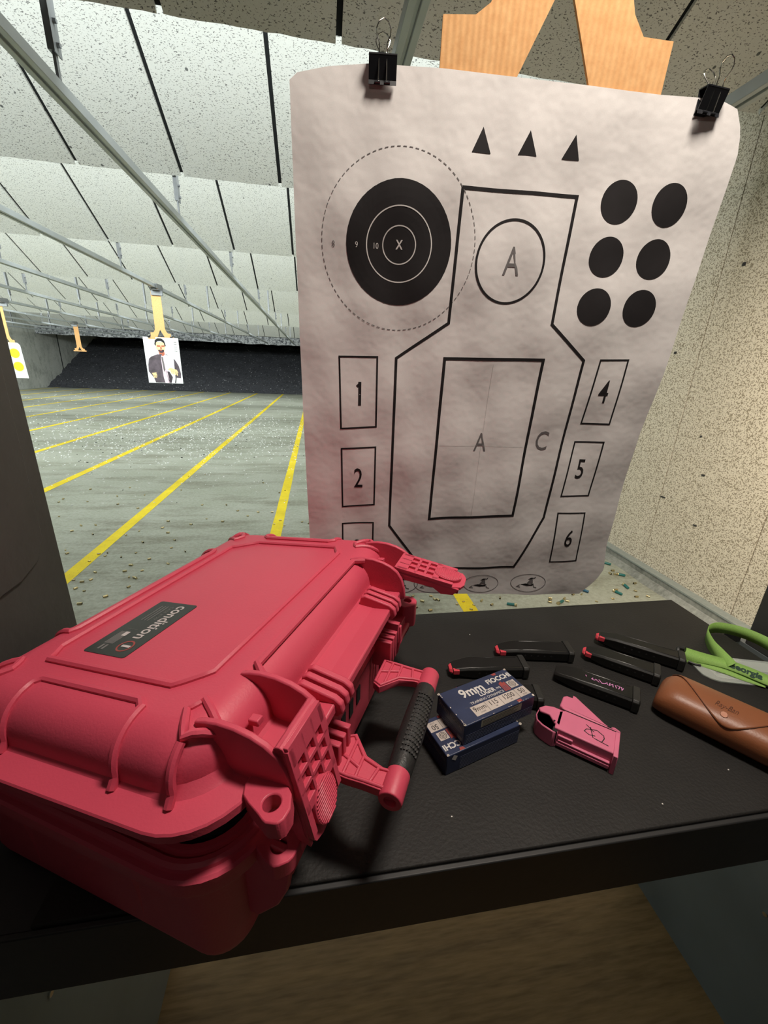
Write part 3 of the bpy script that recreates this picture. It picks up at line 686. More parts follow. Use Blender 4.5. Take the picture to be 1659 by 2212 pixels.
# ================================================================== PINK CASE
CW, CL, ZR, HL = 0.3552, 0.4998, 0.1409, 0.0556
case = thing('hard_case', 'large raspberry pink plastic hard case with its lid ajar on the bench', 'case', (-0.3866, 0.3542, 1.0), (0, 0, 1.0949 - PI / 2))
def rr(ins, rad, wz, n=8, W_=CW, L_=CL, lift=None):
    x0, x1, y0, y1 = ins, W_ - ins, ins, L_ - ins; out = []
    for (cx_, cy_, a0) in ((x1 - rad, y0 + rad, -PI / 2), (x1 - rad, y1 - rad, 0), (x0 + rad, y1 - rad, PI / 2), (x0 + rad, y0 + rad, PI)):
        for k in range(n + 1):
            a = a0 + PI / 2 * k / n; out.append((cx_ + rad * math.cos(a), cy_ + rad * math.sin(a), wz))
    return out
# base
mb = MB()
mb.loft([rr(0.026, 0.028, 0.0), rr(0.021, 0.032, 0.003), rr(0.019, 0.034, 0.012), rr(0.018, 0.046, 0.105), rr(0.016, 0.048, 0.112), rr(0.001, 0.058, 0.1185), rr(0.0, 0.060, 0.121),
         rr(0.0, 0.060, 0.134), rr(0.002, 0.059, 0.136), rr(0.006, 0.056, 0.136), rr(0.007, 0.055, 0.1385), rr(0.010, 0.052, 0.1405), rr(0.013, 0.05, 0.1409), rr(0.0145, 0.049, 0.138), rr(0.018, 0.046, 0.138), rr(0.019, 0.045, 0.1405), rr(0.023, 0.042, 0.1405), rr(0.024, 0.041, 0.10)], 0, (True, True))
mb.build('base', M['pink'], case, smooth=True, angle=26)
base = case.children[0]
mb = MB(); mb.loft([rr(0.0245, 0.040, 0.098), rr(0.0245, 0.040, 0.128), rr(0.030, 0.036, 0.132)], 0, (False, True)); mb.build('foam_liner', M['foam'], case, smooth=True, label='black foam lining')
# side ribs on base walls
def base_rib(side, p):
    pts = []
    for wz, ins in ((0.018, 0.0235), (0.06, 0.0215), (0.105, 0.018), (0.118, 0.010)):
        if side == 'n': pts.append((p, ins, wz))
        elif side == 'f': pts.append((p, CL - ins, wz))
        elif side == 'h': pts.append((ins, p, wz))
    return pts
for sd, p_ in (('n', 0.11), ('n', 0.243), ('f', 0.11), ('f', 0.243), ('h', 0.14), ('h', 0.36)):
    mb = MB(); mb.tube(base_rib(sd, p_), 0.0045, 6, 0); mb.build('wall_rib', M['pink'], base, smooth=True)
# base gusset plates on the latch side
pf = [(0.325, 0.03), (0.345, 0.032), (0.366, 0.06), (0.376, 0.085), (0.380, 0.11), (0.379, 0.134), (0.345, 0.136), (0.325, 0.12)]
for v_ in (0.052, 0.117, 0.377, 0.442):
    mb = MB(); mb.prism(pf, lambda a, b, d: (a, d, b), v_ - 0.0032, v_ + 0.0032); mb.build('gusset', M['pink'], base, bevel=0.0015)
# catch bar for latches
for (a, b) in ((0.055, 0.114), (0.380, 0.439)):
    mb = MB(); mb.box((0.350, a, 0.085), (0.372, b, 0.118)); mb.tube([(0.374, a, 0.100), (0.374, b, 0.100)], 0.005, 8); mb.build('latch_catch', M['pink'], base, bevel=0.001)
# front wall between gussets
mb = MB(); mb.box((0.335, 0.125, 0.02), (0.349, 0.37, 0.118)); mb.build('front_wall', M['pink'], base, bevel=0.004)
mb = MB()
for v_ in (0.22, 0.245, 0.27): mb.box((0.3485, v_, 0.07), (0.3505, v_ + 0.012, 0.095))
mb.build('vent_slot', M['foam'], base, bevel=0.0005, label='dark valve slots')
for v_ in (0.150, 0.162, 0.174, 0.326, 0.338, 0.350):
    mb = MB(); mb.box((0.352, v_ - 0.0036, 0.098), (0.3795, v_ + 0.0036, 0.1405)); mb.build('rim_block', M['pink'], base, bevel=0.0013)
for v_ in (0.1235, 0.37):
    mb = MB(); mb.box((0.350, v_, 0.105), (0.3765, v_ + 0.008, 0.140)); mb.build('rim_block', M['pink'], base, bevel=0.0012)
# padlock lugs
def lug(pts, c, r, z0, z1, name, parent):
    mb = MB(); n = 24
    def hit(a):
        d = Vector((math.cos(a), math.sin(a))); best = None
        for i in range(len(pts)):
            p, q = Vector(pts[i]), Vector(pts[(i + 1) % len(pts)]); e = q - p; den = d.x * e.y - d.y * e.x
            if abs(den) < 1e-12: continue
            w_ = p - Vector(c); t = (w_.x * e.y - w_.y * e.x) / den; s_ = (w_.x * d.y - w_.y * d.x) / den
            if t > 0 and -1e-6 <= s_ <= 1 + 1e-6 and (best is None or t < best): best = t
        return (c[0] + d.x * best, c[1] + d.y * best)
    O = [hit(2 * PI * k / n) for k in range(n)]; I = [(c[0] + r * math.cos(2 * PI * k / n), c[1] + r * math.sin(2 * PI * k / n)) for k in range(n)]
    rg = [[(x, y, z0) for x, y in O], [(x, y, z1) for x, y in O], [(x, y, z1) for x, y in I], [(x, y, z0) for x, y in I], [(x, y, z0) for x, y in O]]
    mb.loft(rg, 0, (False, False)); return mb.build(name, M['pink'], parent, bevel=0.0012, seg=2)
LG = [(0.345, 0.054), (0.352, 0.040), (0.3715, 0.0315), (0.379, 0.0275), (0.3915, 0.0295), (0.3925, 0.041), (0.387, 0.052), (0.372, 0.064), (0.350, 0.064)]
LB = [(0.340, 0.056), (0.352, 0.044), (0.3625, 0.0385), (0.374, 0.036), (0.384, 0.045), (0.385, 0.060), (0.370, 0.074), (0.348, 0.070)]
lug(LB, (0.369, 0.0515), 0.0066, 0.120, 0.1355, 'padlock_lug', base)
lug([(a, CL - b) for a, b in reversed(LB)], (0.369, CL - 0.0515), 0.0066, 0.095, 0.1355, 'padlock_lug', base)
# handle
hd = bpy.data.objects.new('handle', None); C.objects.link(hd); hd.parent = case; hd.location = (0.372, 0.2275, 0.112)
hd.rotation_euler = (0, 0.03, 0)
def arm(v0, sgn):
    mb = MB()
    # plan outline, wide at the pivot, slim neck, round end
    T = [(0.0, -0.012), (0.0, 0.034), (0.010, 0.040), (0.030, 0.018), (0.050, 0.012), (0.064, 0.013), (0.072, 0.010), (0.076, 0.000), (0.072, -0.010), (0.060, -0.012), (0.035, -0.012), (0.018, -0.013)]
    mb.prism([(a, v0 + sgn * b) for a, b in T], lambda a, b, d: (a, b, d), -0.007, 0.003)
    # raised frame bars on top
    fr = [(0.002, -0.010), (0.002, 0.032), (0.010, 0.036), (0.029, 0.014), (0.048, 0.009), (0.058, 0.009), (0.058, -0.009), (0.036, -0.009), (0.018, -0.010)]
    mb.tube([(a, v0 + sgn * b, 0.0035) for a, b in fr], 0.0022, 6, closed=True)
    for (p, q) in (((0.014, -0.010), (0.014, 0.031)), ((0.027, -0.010), (0.027, 0.015)), ((0.042, -0.009), (0.046, 0.009)), ((0.002, 0.012), (0.028, 0.002))):
        mb.tube([(p[0], v0 + sgn * p[1], 0.0035), (q[0], v0 + sgn * q[1], 0.0035)], 0.0020, 6)
    # round boss with pin hole
    n = 24; c0, c1 = v0 - sgn * 0.016, v0 + sgn * 0.015
    rg = []
    for (y, r_) in ((c0 + sgn * 0.002, 0.0125), (c0, 0.0115), (c0, 0.0062), (c0 + sgn * 0.012, 0.0058)): rg.append([(0.066 + r_ * math.cos(2 * PI * k / n), y, -0.003 + r_ * math.sin(2 * PI * k / n)) for k in range(n)])
    rg = [[(0.066 + 0.0125 * math.cos(2 * PI * k / n), c1, -0.003 + 0.0125 * math.sin(2 * PI * k / n)) for k in range(n)]] + rg
    mb.loft(rg, 0, (True, True))
    mb.build('handle_arm', M['pink'], hd, bevel=0.001, seg=2)
arm(0.150 - 0.2275, 1); arm(0.305 - 0.2275, -1)
mb = MB(); pts = []; rad = []
for k in range(25):
    t = k / 24; y = (0.162 - 0.2275) + (0.131) * t; pts.append((0.066, y, -0.003)); rad.append(0.0118 + 0.0028 * math.sin(PI * t) ** 0.6)
mb.tube(pts, rad, 24)
for k in range(14):
    for a in range(7):
        th = 0.5 + a * 0.22; y = -0.045 + k * 0.0065; r_ = 0.0143
        mb.box((0.066 + r_ * math.cos(th) - 0.001, y, -0.003 + r_ * math.sin(th) - 0.001), (0.066 + r_ * math.cos(th) + 0.001, y + 0.003, -0.003 + r_ * math.sin(th) + 0.001))
mb.build('grip', M['grip'], hd, smooth=True, label='black rubber grip', angle=50)
# hinges at the back
for v_ in (0.09, 0.41):
    mb = MB()
    for k in range(3): mb.box((-0.014, v_ - 0.034 + k * 0.026, ZR - 0.03), (0.006, v_ - 0.016 + k * 0.026, ZR - 0.004))
    mb.cyl((-0.009, v_ - 0.036, ZR - 0.004), (-0.009, v_ + 0.038, ZR - 0.004), 0.0065, 12)
    mb.build('hinge', M['pink'], base, bevel=0.0015)

# lid (children of the case, pivoting on the hinge line)
TOPW = HL
ins0, RS = 0.024, 0.034
def lid_z(z): return z
rings = [rr(0.012, 0.05, 0.0), rr(0.002, 0.058, 0.0), rr(0.0, 0.060, 0.002), rr(0.0, 0.060, 0.0085), rr(0.0012, 0.059, 0.0100), rr(0.0205, 0.046, 0.0135), rr(0.0235, 0.044, 0.0165)]
for k in range(9):
    a = PI / 2 * k / 8; rings.append(rr(ins0 + RS * (1 - math.cos(a)), max(0.012, 0.052 - 0.028 * (1 - math.cos(a))), HL - RS + RS * math.sin(a)))
mb = MB(); mb.loft(rings, 0, (False, True))
inner = [rr(0.012, 0.05, 0.0), rr(0.026, 0.04, 0.001), rr(0.030, 0.04, 0.03)]
mb.loft(inner, 0, (False, True))
lid = mb.build('lid', M['pink'], case, smooth=True, angle=50, recalc=False)
bm = bmesh.new(); bm.from_mesh(lid.data); bmesh.ops.remove_doubles(bm, verts=bm.verts, dist=1e-5); bm.to_mesh(lid.data); bm.free()
for p in lid.data.polygons: p.use_smooth = True
lid.data.set_sharp_from_angle(angle=math.radians(24))
lid.location = (0, 0, ZR); lid.rotation_euler = (0, -0.1142, 0)
def lp(u, v_, d=0.0):
    """point on the lid shell above plan position (u, v)"""
    du = min(u - ins0, CW - ins0 - u, v_ - ins0, CL - ins0 - v_)
    if du >= RS: return (u, v_, HL + d)
    t = max(0.0, (RS - du) / RS); return (u, v_, HL - RS + RS * math.sqrt(max(0, 1 - t * t)) + d)
def ridge(poly, closed, r=0.0042, sub=6):
    pts = dens(poly, sub, closed); mb_ = MB(); mb_.tube([lp(a, b, 0.0006) for a, b in pts], r, 8, closed=closed); return mb_
# raised octagonal frame round the label field: corners as seen on the lid
oct_ = [(0.0798, 0.105), (0.090, 0.0865), (0.252, 0.0865), (0.2754, 0.110), (0.2754, 0.392), (0.262, 0.4133), (0.118, 0.4133), (0.0798, 0.385)]
mb = ridge(oct_, True, 0.0040, 4); mb.build('frame_ridge', M['pink'], lid, smooth=True)
def shoulder(u, side, v0=None):
    pts = []
    for k in range(10):
        a = PI / 2 * (1 - k / 9); dv = ins0 + RS * (1 - math.sin(0)) - 0
        vv = ins0 + RS * (1 - math.cos(PI / 2 - (PI / 2 * k / 9 - 0) if False else a)); pts.append((vv, HL - RS + RS * math.sin(a)))
    pts += [(ins0 - 0.0005, 0.02), (ins0 - 0.006, 0.0125)]
    if side == 'n': return [(u, p, q + 0.0004) for p, q in pts]
    if side == 'f': return [(u, CL - p, q + 0.0004) for p, q in pts]
    if side == 'h': return [(p, u, q + 0.0004) for p, q in pts]
    if side == 'w': return [(CW - p, u, q + 0.0004) for p, q in pts]
vs = ins0 + RS
mb = MB()
for sd, V in (('n', lambda q: q), ('f', lambda q: CL - q)):
    mb = MB()
    top = dens([(0.119, V(vs)), (0.119, V(0.050 + 0.012)), (0.236, V(0.062)), (0.243, V(vs))], 3, False)
    path = list(reversed(shoulder(0.112, sd))) + [(0.119, V(0.064), HL + 0.0006), (0.238, V(0.064), HL + 0.0006)] + shoulder(0.246, sd)
    mb.tube(path, 0.0040, 8)
    mb.build('end_ridge', M['pink'], lid, smooth=True)
mb = MB()
path = list(reversed(shoulder(0.13, 'h'))) + [(vs + 0.004, 0.137, HL + 0.0006), (vs + 0.004, 0.363, HL + 0.0006)] + shoulder(0.37, 'h'); mb.tube(path, 0.0040, 8)
mb.build('end_ridge', M['pink'], lid, smooth=True)
mb = MB(); mb.tube([(0.326, 0.117, HL - 0.0005), (0.3105, 0.130, HL + 0.0006), (0.3105, 0.366, HL + 0.0006), (0.326, 0.375, HL - 0.0005)], 0.0042, 8); mb.build('front_ridge', M['pink'], lid, smooth=True)
# A-shaped corner ridges
for V in ((lambda q: q), (lambda q: CL - q)):
    for H in ((lambda q: q), (lambda q: CW - q)):
        mb = MB(); h = lambda a, b: (H(a), V(b))
        near = [(0.303, 0.044), (0.287, 0.0655), (0.294, 0.079), (0.324, 0.061)]
        pts = [(H(a), V(b), lp(a, b)[2] + 0.0006) for a, b in dens(near, 4, True)]; mb.tube(pts, 0.0036, 8, closed=True)
        sp = shoulder(0.303, 'n'); sp = [(H(a), V(b), c) for a, b, c in sp if b < 0.046]; mb.tube(sp, 0.0038, 8)
        mb.build('corner_ridge', M['pink'], lid, smooth=True)
# fins on the latch side of the lid
fp = [(0.302, HL + 0.0004), (0.313, HL + 0.0030), (0.3243, 0.0595), (0.3400, 0.0580), (0.3545, 0.0538), (0.3660, 0.0480), (0.3755, 0.0400), (0.3815, 0.029), (0.3845, 0.014), (0.3845, -0.001), (0.376, -0.0045), (0.35, -0.001), (0.305, 0.03)]
for v_ in (0.059, 0.117, 0.377, 0.4405):
    mb = MB(); mb.prism(fp, lambda a, b, d: (a, d, b), v_ - 0.003, v_ + 0.003); mb.build('fin', M['pink'], lid, bevel=0.0015)
# front bar on the rim and triple ribs
mb = MB(); mb.box((0.345, 0.121, -0.001), (0.3785, 0.373, 0.010)); mb.build('rim_bar', M['pink'], lid, bevel=0.002)
for v_ in (0.150, 0.162, 0.174, 0.326, 0.338, 0.350):
    mb = MB(); pr = [(0.334, 0.012), (0.337, 0.024), (0.343, 0.027), (0.378, 0.016), (0.385, 0.010), (0.386, 0.0), (0.380, -0.006), (0.345, -0.002)]
    mb.prism(pr, lambda a, b, d: (a, d, b), v_ - 0.0038, v_ + 0.0038); mb.build('rim_rib', M['pink'], lid, bevel=0.0016)
for v_ in (0.078, CL - 0.092):
    mb = MB(); mb.box((0.332, v_ + 0.003, 0.036), (0.342, v_ + 0.011, 0.042)); mb.build('stop_nub', M['pink'], lid, bevel=0.001)
lug(LG, (0.3765, 0.0415), 0.0068, -0.001, 0.0145, 'padlock_lug', lid)
lug([(a, CL - b) for a, b in reversed(LG)], (0.3765, CL - 0.0415), 0.0068, -0.001, 0.0145, 'padlock_lug', lid)
for v_ in (0.09, 0.41):
    mb = MB(); mb.box((-0.016, v_ - 0.030, 0.0), (0.012, v_ + 0.030, 0.010)); mb.cyl((-0.014, v_ - 0.034, 0.004), (-0.014, v_ + 0.034, 0.004), 0.008, 12)
    mb.prism([(0.03, 0.012), (0.03, 0.035), (0.012, 0.022), (-0.016, 0.012)], lambda a, b, d: (a, d, b), v_ - 0.034, v_ - 0.028); mb.prism([(0.03, 0.012), (0.03, 0.035), (0.012, 0.022), (-0.016, 0.012)], lambda a, b, d: (a, d, b), v_ + 0.028, v_ + 0.034)
    mb.build('hinge', M['pink'], lid, bevel=0.0015)
# latches: s along the lever, t across, n outwards
def latch(pu, pw, ang, vc, name='latch'):
    T = Matrix.Translation((pu, vc, pw)) @ Matrix(((math.cos(ang), 0, -math.sin(ang), 0), (0, 1, 0, 0), (math.sin(ang), 0, math.cos(ang), 0), (0, 0, 0, 1)))
    mb = MB(); hw = 0.0265; Ln = 0.104
    pl = [(0.0, -0.020), (0.006, -hw), (0.088, -hw), (0.100, -0.020), (Ln, -0.010), (Ln, 0.010), (0.100, 0.020), (0.088, hw), (0.006, hw), (0.0, 0.020)]
    mb.prism(pl, lambda a, b, d: (a, b, d), 0.0, 0.0045, 0, T)
    # raised lattice
    for t0, t1 in ((-hw, -0.0195), (-0.0095, -0.0055), (0.0055, 0.0095), (0.0195, hw)): mb.box((0.003, t0, 0.004), (0.060 if abs(t0) < 0.015 else 0.088, t1, 0.0085), 0, T)
    for s0, s1 in ((0.0, 0.019), (0.029, 0.033), (0.043, 0.047), (0.057, 0.066)): mb.box((s0, -hw + 0.001, 0.004), (s1, hw - 0.001, 0.0085), 0, T)
    # side walls and hooked end
    for t0, t1 in ((-hw, -hw + 0.004), (hw - 0.004, hw)):
        mb.prism([(0.0, 0.004), (0.05, 0.004), (0.098, 0.003), (0.092, -0.008), (0.075, -0.012), (0.062, -0.006), (0.02, -0.008), (0.0, -0.004)], lambda a, b, d: (a, d, b), t0, t1, 0, T)
    mb.box((0.085, -0.0225, -0.006), (0.098, 0.0225, 0.002), 0, T)
    # ribbed oval thumb pad
    n = 28; cx_, rx_, ry_ = 0.077, 0.0205, 0.0175
    el = [(cx_ + rx_ * math.cos(2 * PI * k / n), ry_ * math.sin(2 * PI * k / n)) for k in range(n)]
    mb.prism(el, lambda a, b, d: (a, b, d), 0.004, 0.0095, 0, T)
    for k in range(-6, 7):
        x = cx_ + k * 0.0029; hy = ry_ * math.sqrt(max(0, 1 - ((x - cx_) / rx_) ** 2)) - 0.0015
        if hy > 0.002: mb.tube([(x, -hy, 0.0097), (x, hy, 0.0097)], 0.0010, 6, 0, T)
    mb.cyl((0.004, -hw, 0.0), (0.004, hw, 0.0), 0.0055, 10, 0, T)
    return mb.build(name, M['pink'], lid, bevel=0.0008, seg=1)
latch(0.3765, 0.047, math.radians(-83), 0.0845)
latch(0.3660, 0.036, math.radians(-14), 0.4110)
# label plate with its print
mb = MB(); la, lb, lc, ld = 0.1105, 0.1680, 0.1060, 0.2100
pl = []
for cx_, cy_, a0 in ((lb - .003, lc + .003, -90), (lb - .003, ld - .003, 0), (la + .003, ld - .003, 90), (la + .003, lc + .003, 180)):
    for k in range(4): a = math.radians(a0 + 30 * k); pl.append((cx_ + .003 * math.cos(a), cy_ + .003 * math.sin(a)))
mb.prism(pl, lambda a, b, d: (a, b, d), HL, HL + 0.0006)
LZ = HL + 0.0008
lt = lambda x, y: (0.1395 + y, 0.158 - x, LZ)      # reading direction runs towards the near end
mb.text('condition', lt, 0.0215, -0.012, 0.012, 0.84, 1, bold=0.0003)
mb.add([(0.1515 + 0.0092 * math.cos(2 * PI * k / 32), 0.1225 + 0.0092 * math.sin(2 * PI * k / 32), LZ) for k in range(32)] + [(0.1515 + 0.0074 * math.cos(2 * PI * k / 32), 0.1225 + 0.0074 * math.sin(2 * PI * k / 32), LZ) for k in range(32)], [(k, (k + 1) % 32, 32 + (k + 1) % 32, 32 + k) for k in range(32)], 3)
mb.text('1', lambda x, y: (0.1515 + y, 0.1225 - x, LZ), 0.0150, 0, 0, 1.2, 1, bold=0.0006)
mb.text('CASE #179', lt, 0.0062, -0.028, -0.0015, 1.0, 2, align='CENTER')
for k in range(3): mb.box((0.1395 - 0.0085 - 0.0045 * k, 0.158 + 0.010, LZ - 0.0002), (0.1395 - 0.0073 - 0.0045 * k, 0.158 + 0.042, LZ + 0.00005), 2)
mb.box((0.1225, 0.150, LZ - 0.0002), (0.137, 0.1504, LZ), 2)
for k in range(7): mb.box((0.1205 + 0.0018 * k, 0.1225, LZ - 0.0002), (0.1216 + 0.0018 * k, 0.1445 - (0.008 if k > 3 else 0), LZ), 2)
mb.box((0.1275, 0.1368, LZ - 0.0001), (0.1332, 0.1446, LZ + 0.0001), 1)
for k in range(2): mb.box((0.1225 + 0.005 * k, 0.1125, LZ - 0.0002), (0.1252 + 0.005 * k, 0.1205, LZ), 2)
mb.build('label_plate', [M['blackplate'], M['silver_ink'], M['dim_ink'], M['red_ink']], lid, recalc=False, label='black maker label')

# ================================================================== AMMUNITION BOXES
def ammo_box(label, loc_, rz):
    t = thing('ammunition_box', label, 'ammunition box', loc_, (0, 0, rz), 'navy ammunition boxes')
    Lx, Wy, Hz = 0.1255, 0.0625, 0.033
    mb = MB(); mb.box((0, -Wy, 0), (Lx, 0, Hz)); mb.build('carton', M['navy'], t, bevel=0.0012)
    mb = MB(); Z = Hz + 0.0002
    tp = lambda x, y: (x, y, Z)   # x along the length from the left, y negative down the face
    q = lambda a, b: (a * Lx, -b * Wy)
    def quad(pts, m, z=Z): mb.add([(*q(a, b), z) for a, b in pts], [tuple(range(len(pts)))], m)
    mb.text('9mm', tp, 0.0215, *(0.385 * Lx, -0.255 * Wy), 0.95, 0, bold=0.0006)
    mb.text('FIOCCHI', tp, 0.0118, 0.805 * Lx, -0.205 * Wy, 0.98, 0, bold=0.0004)
    mb.text('LUGER', tp, 0.0100, 0.535 * Lx, -0.43 * Wy, 0.95, 0, bold=0.0003); mb.text('FMJ', tp, 0.0050, 0.70 * Lx, -0.44 * Wy, 1.0, 0)
    mb.text('TRAINING DYNAMICS', tp, 0.0062, 0.485 * Lx, -0.565 * Wy, 0.98, 0)
    quad([(0.20, 0.637), (0.993, 0.637), (0.993, 0.888), (0.20, 0.905)], 1)
    for a in (0.395, 0.595, 0.834): quad([(a, 0.637), (a + 0.004, 0.637), (a + 0.004, 0.89), (a, 0.89)], 2, Z + 0.0001)
    for tx, a in (('9mm', 0.30), ('115', 0.495), ('1200', 0.715), ('50', 0.915)): mb.text(tx, lambda x, y: (x, y, Z + 0.0001), 0.0115, a * Lx, -0.74 * Wy, 0.9, 2)
    for tx, a in (('LUGER', 0.31), ('GR', 0.50), ('FPS', 0.72), ('CTGS', 0.92)): mb.text(tx, lambda x, y: (x, y, Z + 0.0001), 0.0030, a * Lx, -0.845 * Wy, 1.0, 2)
    quad([(0.840, 0.37), (0.955, 0.37), (0.955, 0.585), (0.840, 0.585)], 1, Z + 0.0001)
    for r_ in (0.0056, 0.0036, 0.0016):
        c_ = (0.8975 * Lx, -0.4775 * Wy); n = 24
        mb.add([(c_[0] + (r_ + s_) * math.cos(2 * PI * k / n), c_[1] + (r_ + s_) * math.sin(2 * PI * k / n), Z + 0.0002) for s_ in (0, -0.0007) for k in range(n)], [(k, (k + 1) % n, n + (k + 1) % n, n + k) for k in range(n)], 2)
    quad([(0.745, 0.35), (0.79, 0.30), (0.80, 0.36), (0.83, 0.34), (0.828, 0.60), (0.742, 0.60)], 3); 
    for k in range(3): quad([(0.757 + 0.022 * k, 0.44), (0.765 + 0.022 * k, 0.44), (0.765 + 0.022 * k, 0.58), (0.757 + 0.022 * k, 0.58)], 4, Z + 0.0001)
    quad([(0.764, 0.02), (0.80, 0.02), (0.833, 0.02), (0.82, 0.09), (0.78, 0.08)], 3); quad([(0.756, 0.918), (0.816, 0.915), (0.816, 0.985), (0.756, 0.985)], 3)
    quad([(0.15, 0.60), (0.26, 0.615), (0.15, 0.625)], 4); quad([(0.02, 0.30), (0.40, 0.30), (0.40, 0.305), (0.02, 0.305)], 4)
    # worn white corners and edges
    for (a, b) in ((0.004, 0.02), (0.01, 0.965), (0.985, 0.03), (0.985, 0.965)):
        cxx, cyy = q(a, b); mb.add([(cxx + 0.0030 * math.cos(k * 1.05 + a) * random.uniform(.5, 1), cyy + 0.0026 * math.sin(k * 1.05 + a) * random.uniform(.5, 1), Z + 0.0001) for k in range(6)], [tuple(range(6))], 5)
    for k in range(9):
        a = random.uniform(0.05, 0.95); mb.add([(*q(a, 0.992), Z + 0.0001), (*q(a + random.uniform(0.01, 0.05), 0.992), Z + 0.0001), (*q(a + 0.01, 0.975), Z + 0.0001)], [(0, 1, 2)], 5)
        b = random.uniform(0.05, 0.95); mb.add([(*q(0.006, b), Z + 0.0001), (*q(0.006, b + 0.05), Z + 0.0001), (*q(0.018, b + 0.02), Z + 0.0001)], [(0, 1, 2)], 5)
    # long front side
    fy = -Wy - 0.0002
    mb.add([(0.38 * 0 + 0.22 * Lx, fy, 0.019), (0.80 * Lx, fy, 0.019), (0.80 * Lx, fy, 0.031), (0.22 * Lx, fy, 0.031)], [(0, 1, 2, 3)], 6)
    for k in range(4): mb.box((0.24 * Lx, fy - 0.0001, 0.0205 + 0.0026 * k), (random.uniform(0.66, 0.78) * Lx, fy + 0.0001, 0.0209 + 0.0026 * k), 2)
    for k in range(6): mb.box((0.03 * Lx, fy - 0.0001, 0.002 + 0.0026 * k), (0.99 * Lx, fy + 0.0001, 0.0026 + 0.0026 * k), 4)
    # short left end
    fx = -0.0002; e = lambda x, y: (fx, -x, y)
    mb.text('9mm', e, 0.0125, 0.016, 0.024, 0.95, 7, bold=0.0003); mb.text('FIOCCHI', e, 0.0072, 0.044, 0.0235, 0.95, 7, bold=0.0002)
    for k in range(3): mb.box((fx - 0.0001, -0.055, 0.006 + 0.003 * k), (fx + 0.0001, -0.006, 0.0066 + 0.003 * k), 4)
    mb.box((fx - 0.0001, -0.059, 0.004), (fx + 0.0001, -0.050, 0.010), 7)
    # short right end shares the diamond mark of the long side near the corner
    mb.build('carton_print', [M['boxwhite'], M['boxsilver'], M['ink'], M['red_ink'], M['navyline'], M['worn'], M['boxcream'], M['dim_ink']], t, recalc=False)
    return t
# top box: left end near the handle
b1 = math.atan2(0.041, 0.119)
ammo_box('navy blue ammunition box lying on top of the other one, print upright', (0.1655, 0.4445, 1.0331), b1 - 0.012)
# bottom box turned end for end
b2 = b1 - 0.03
c2 = Vector((0.160, 0.3715, 1.0)); dx = Vector((math.cos(b2), math.sin(b2), 0))
ob2 = ammo_box('navy blue ammunition box underneath, turned end for end, marked 50', tuple(c2 + dx * 0.1255), b2 + PI)
mb = MB(); fy = 0.0003
mb.add([(0.1255 - 0.007, fy, 0.026), (0.1255 - 0.0135, fy, 0.021), (0.1255 - 0.0165, fy, 0.0275), (0.1255 - 0.0105, fy, 0.032)], [(0, 1, 2, 3)], 0)
for k in range(9): mb.box((0.002, fy - 0.0001, 0.002 + 0.0026 * k), (0.104, fy + 0.0001, 0.0026 + 0.0026 * k), 1)
for k in range(5): mb.box((0.1255 + 0.0002, -0.058, 0.006 + 0.003 * k), (0.1255 + 0.0004, -0.006, 0.0064 + 0.003 * k), 1)
mb.text('9mm', lambda x, y: (0.1257, -0.0625 + x, y), 0.0125, 0.0455, 0.024, -0.95, 2, bold=0.0003) if False else None
mb.text('9mm', lambda x, y: (0.1258, -0.0625 + x, y), 0.0125, 0.017, 0.024, 0.95, 2); mb.text('FIOCCHI', lambda x, y: (0.1258, -0.0625 + x, y), 0.0070, 0.045, 0.0235, 0.95, 2)
mb.build('carton_side_print', [M['boxwhite'], M['navyline'], M['dim_ink']], ob2, recalc=False)

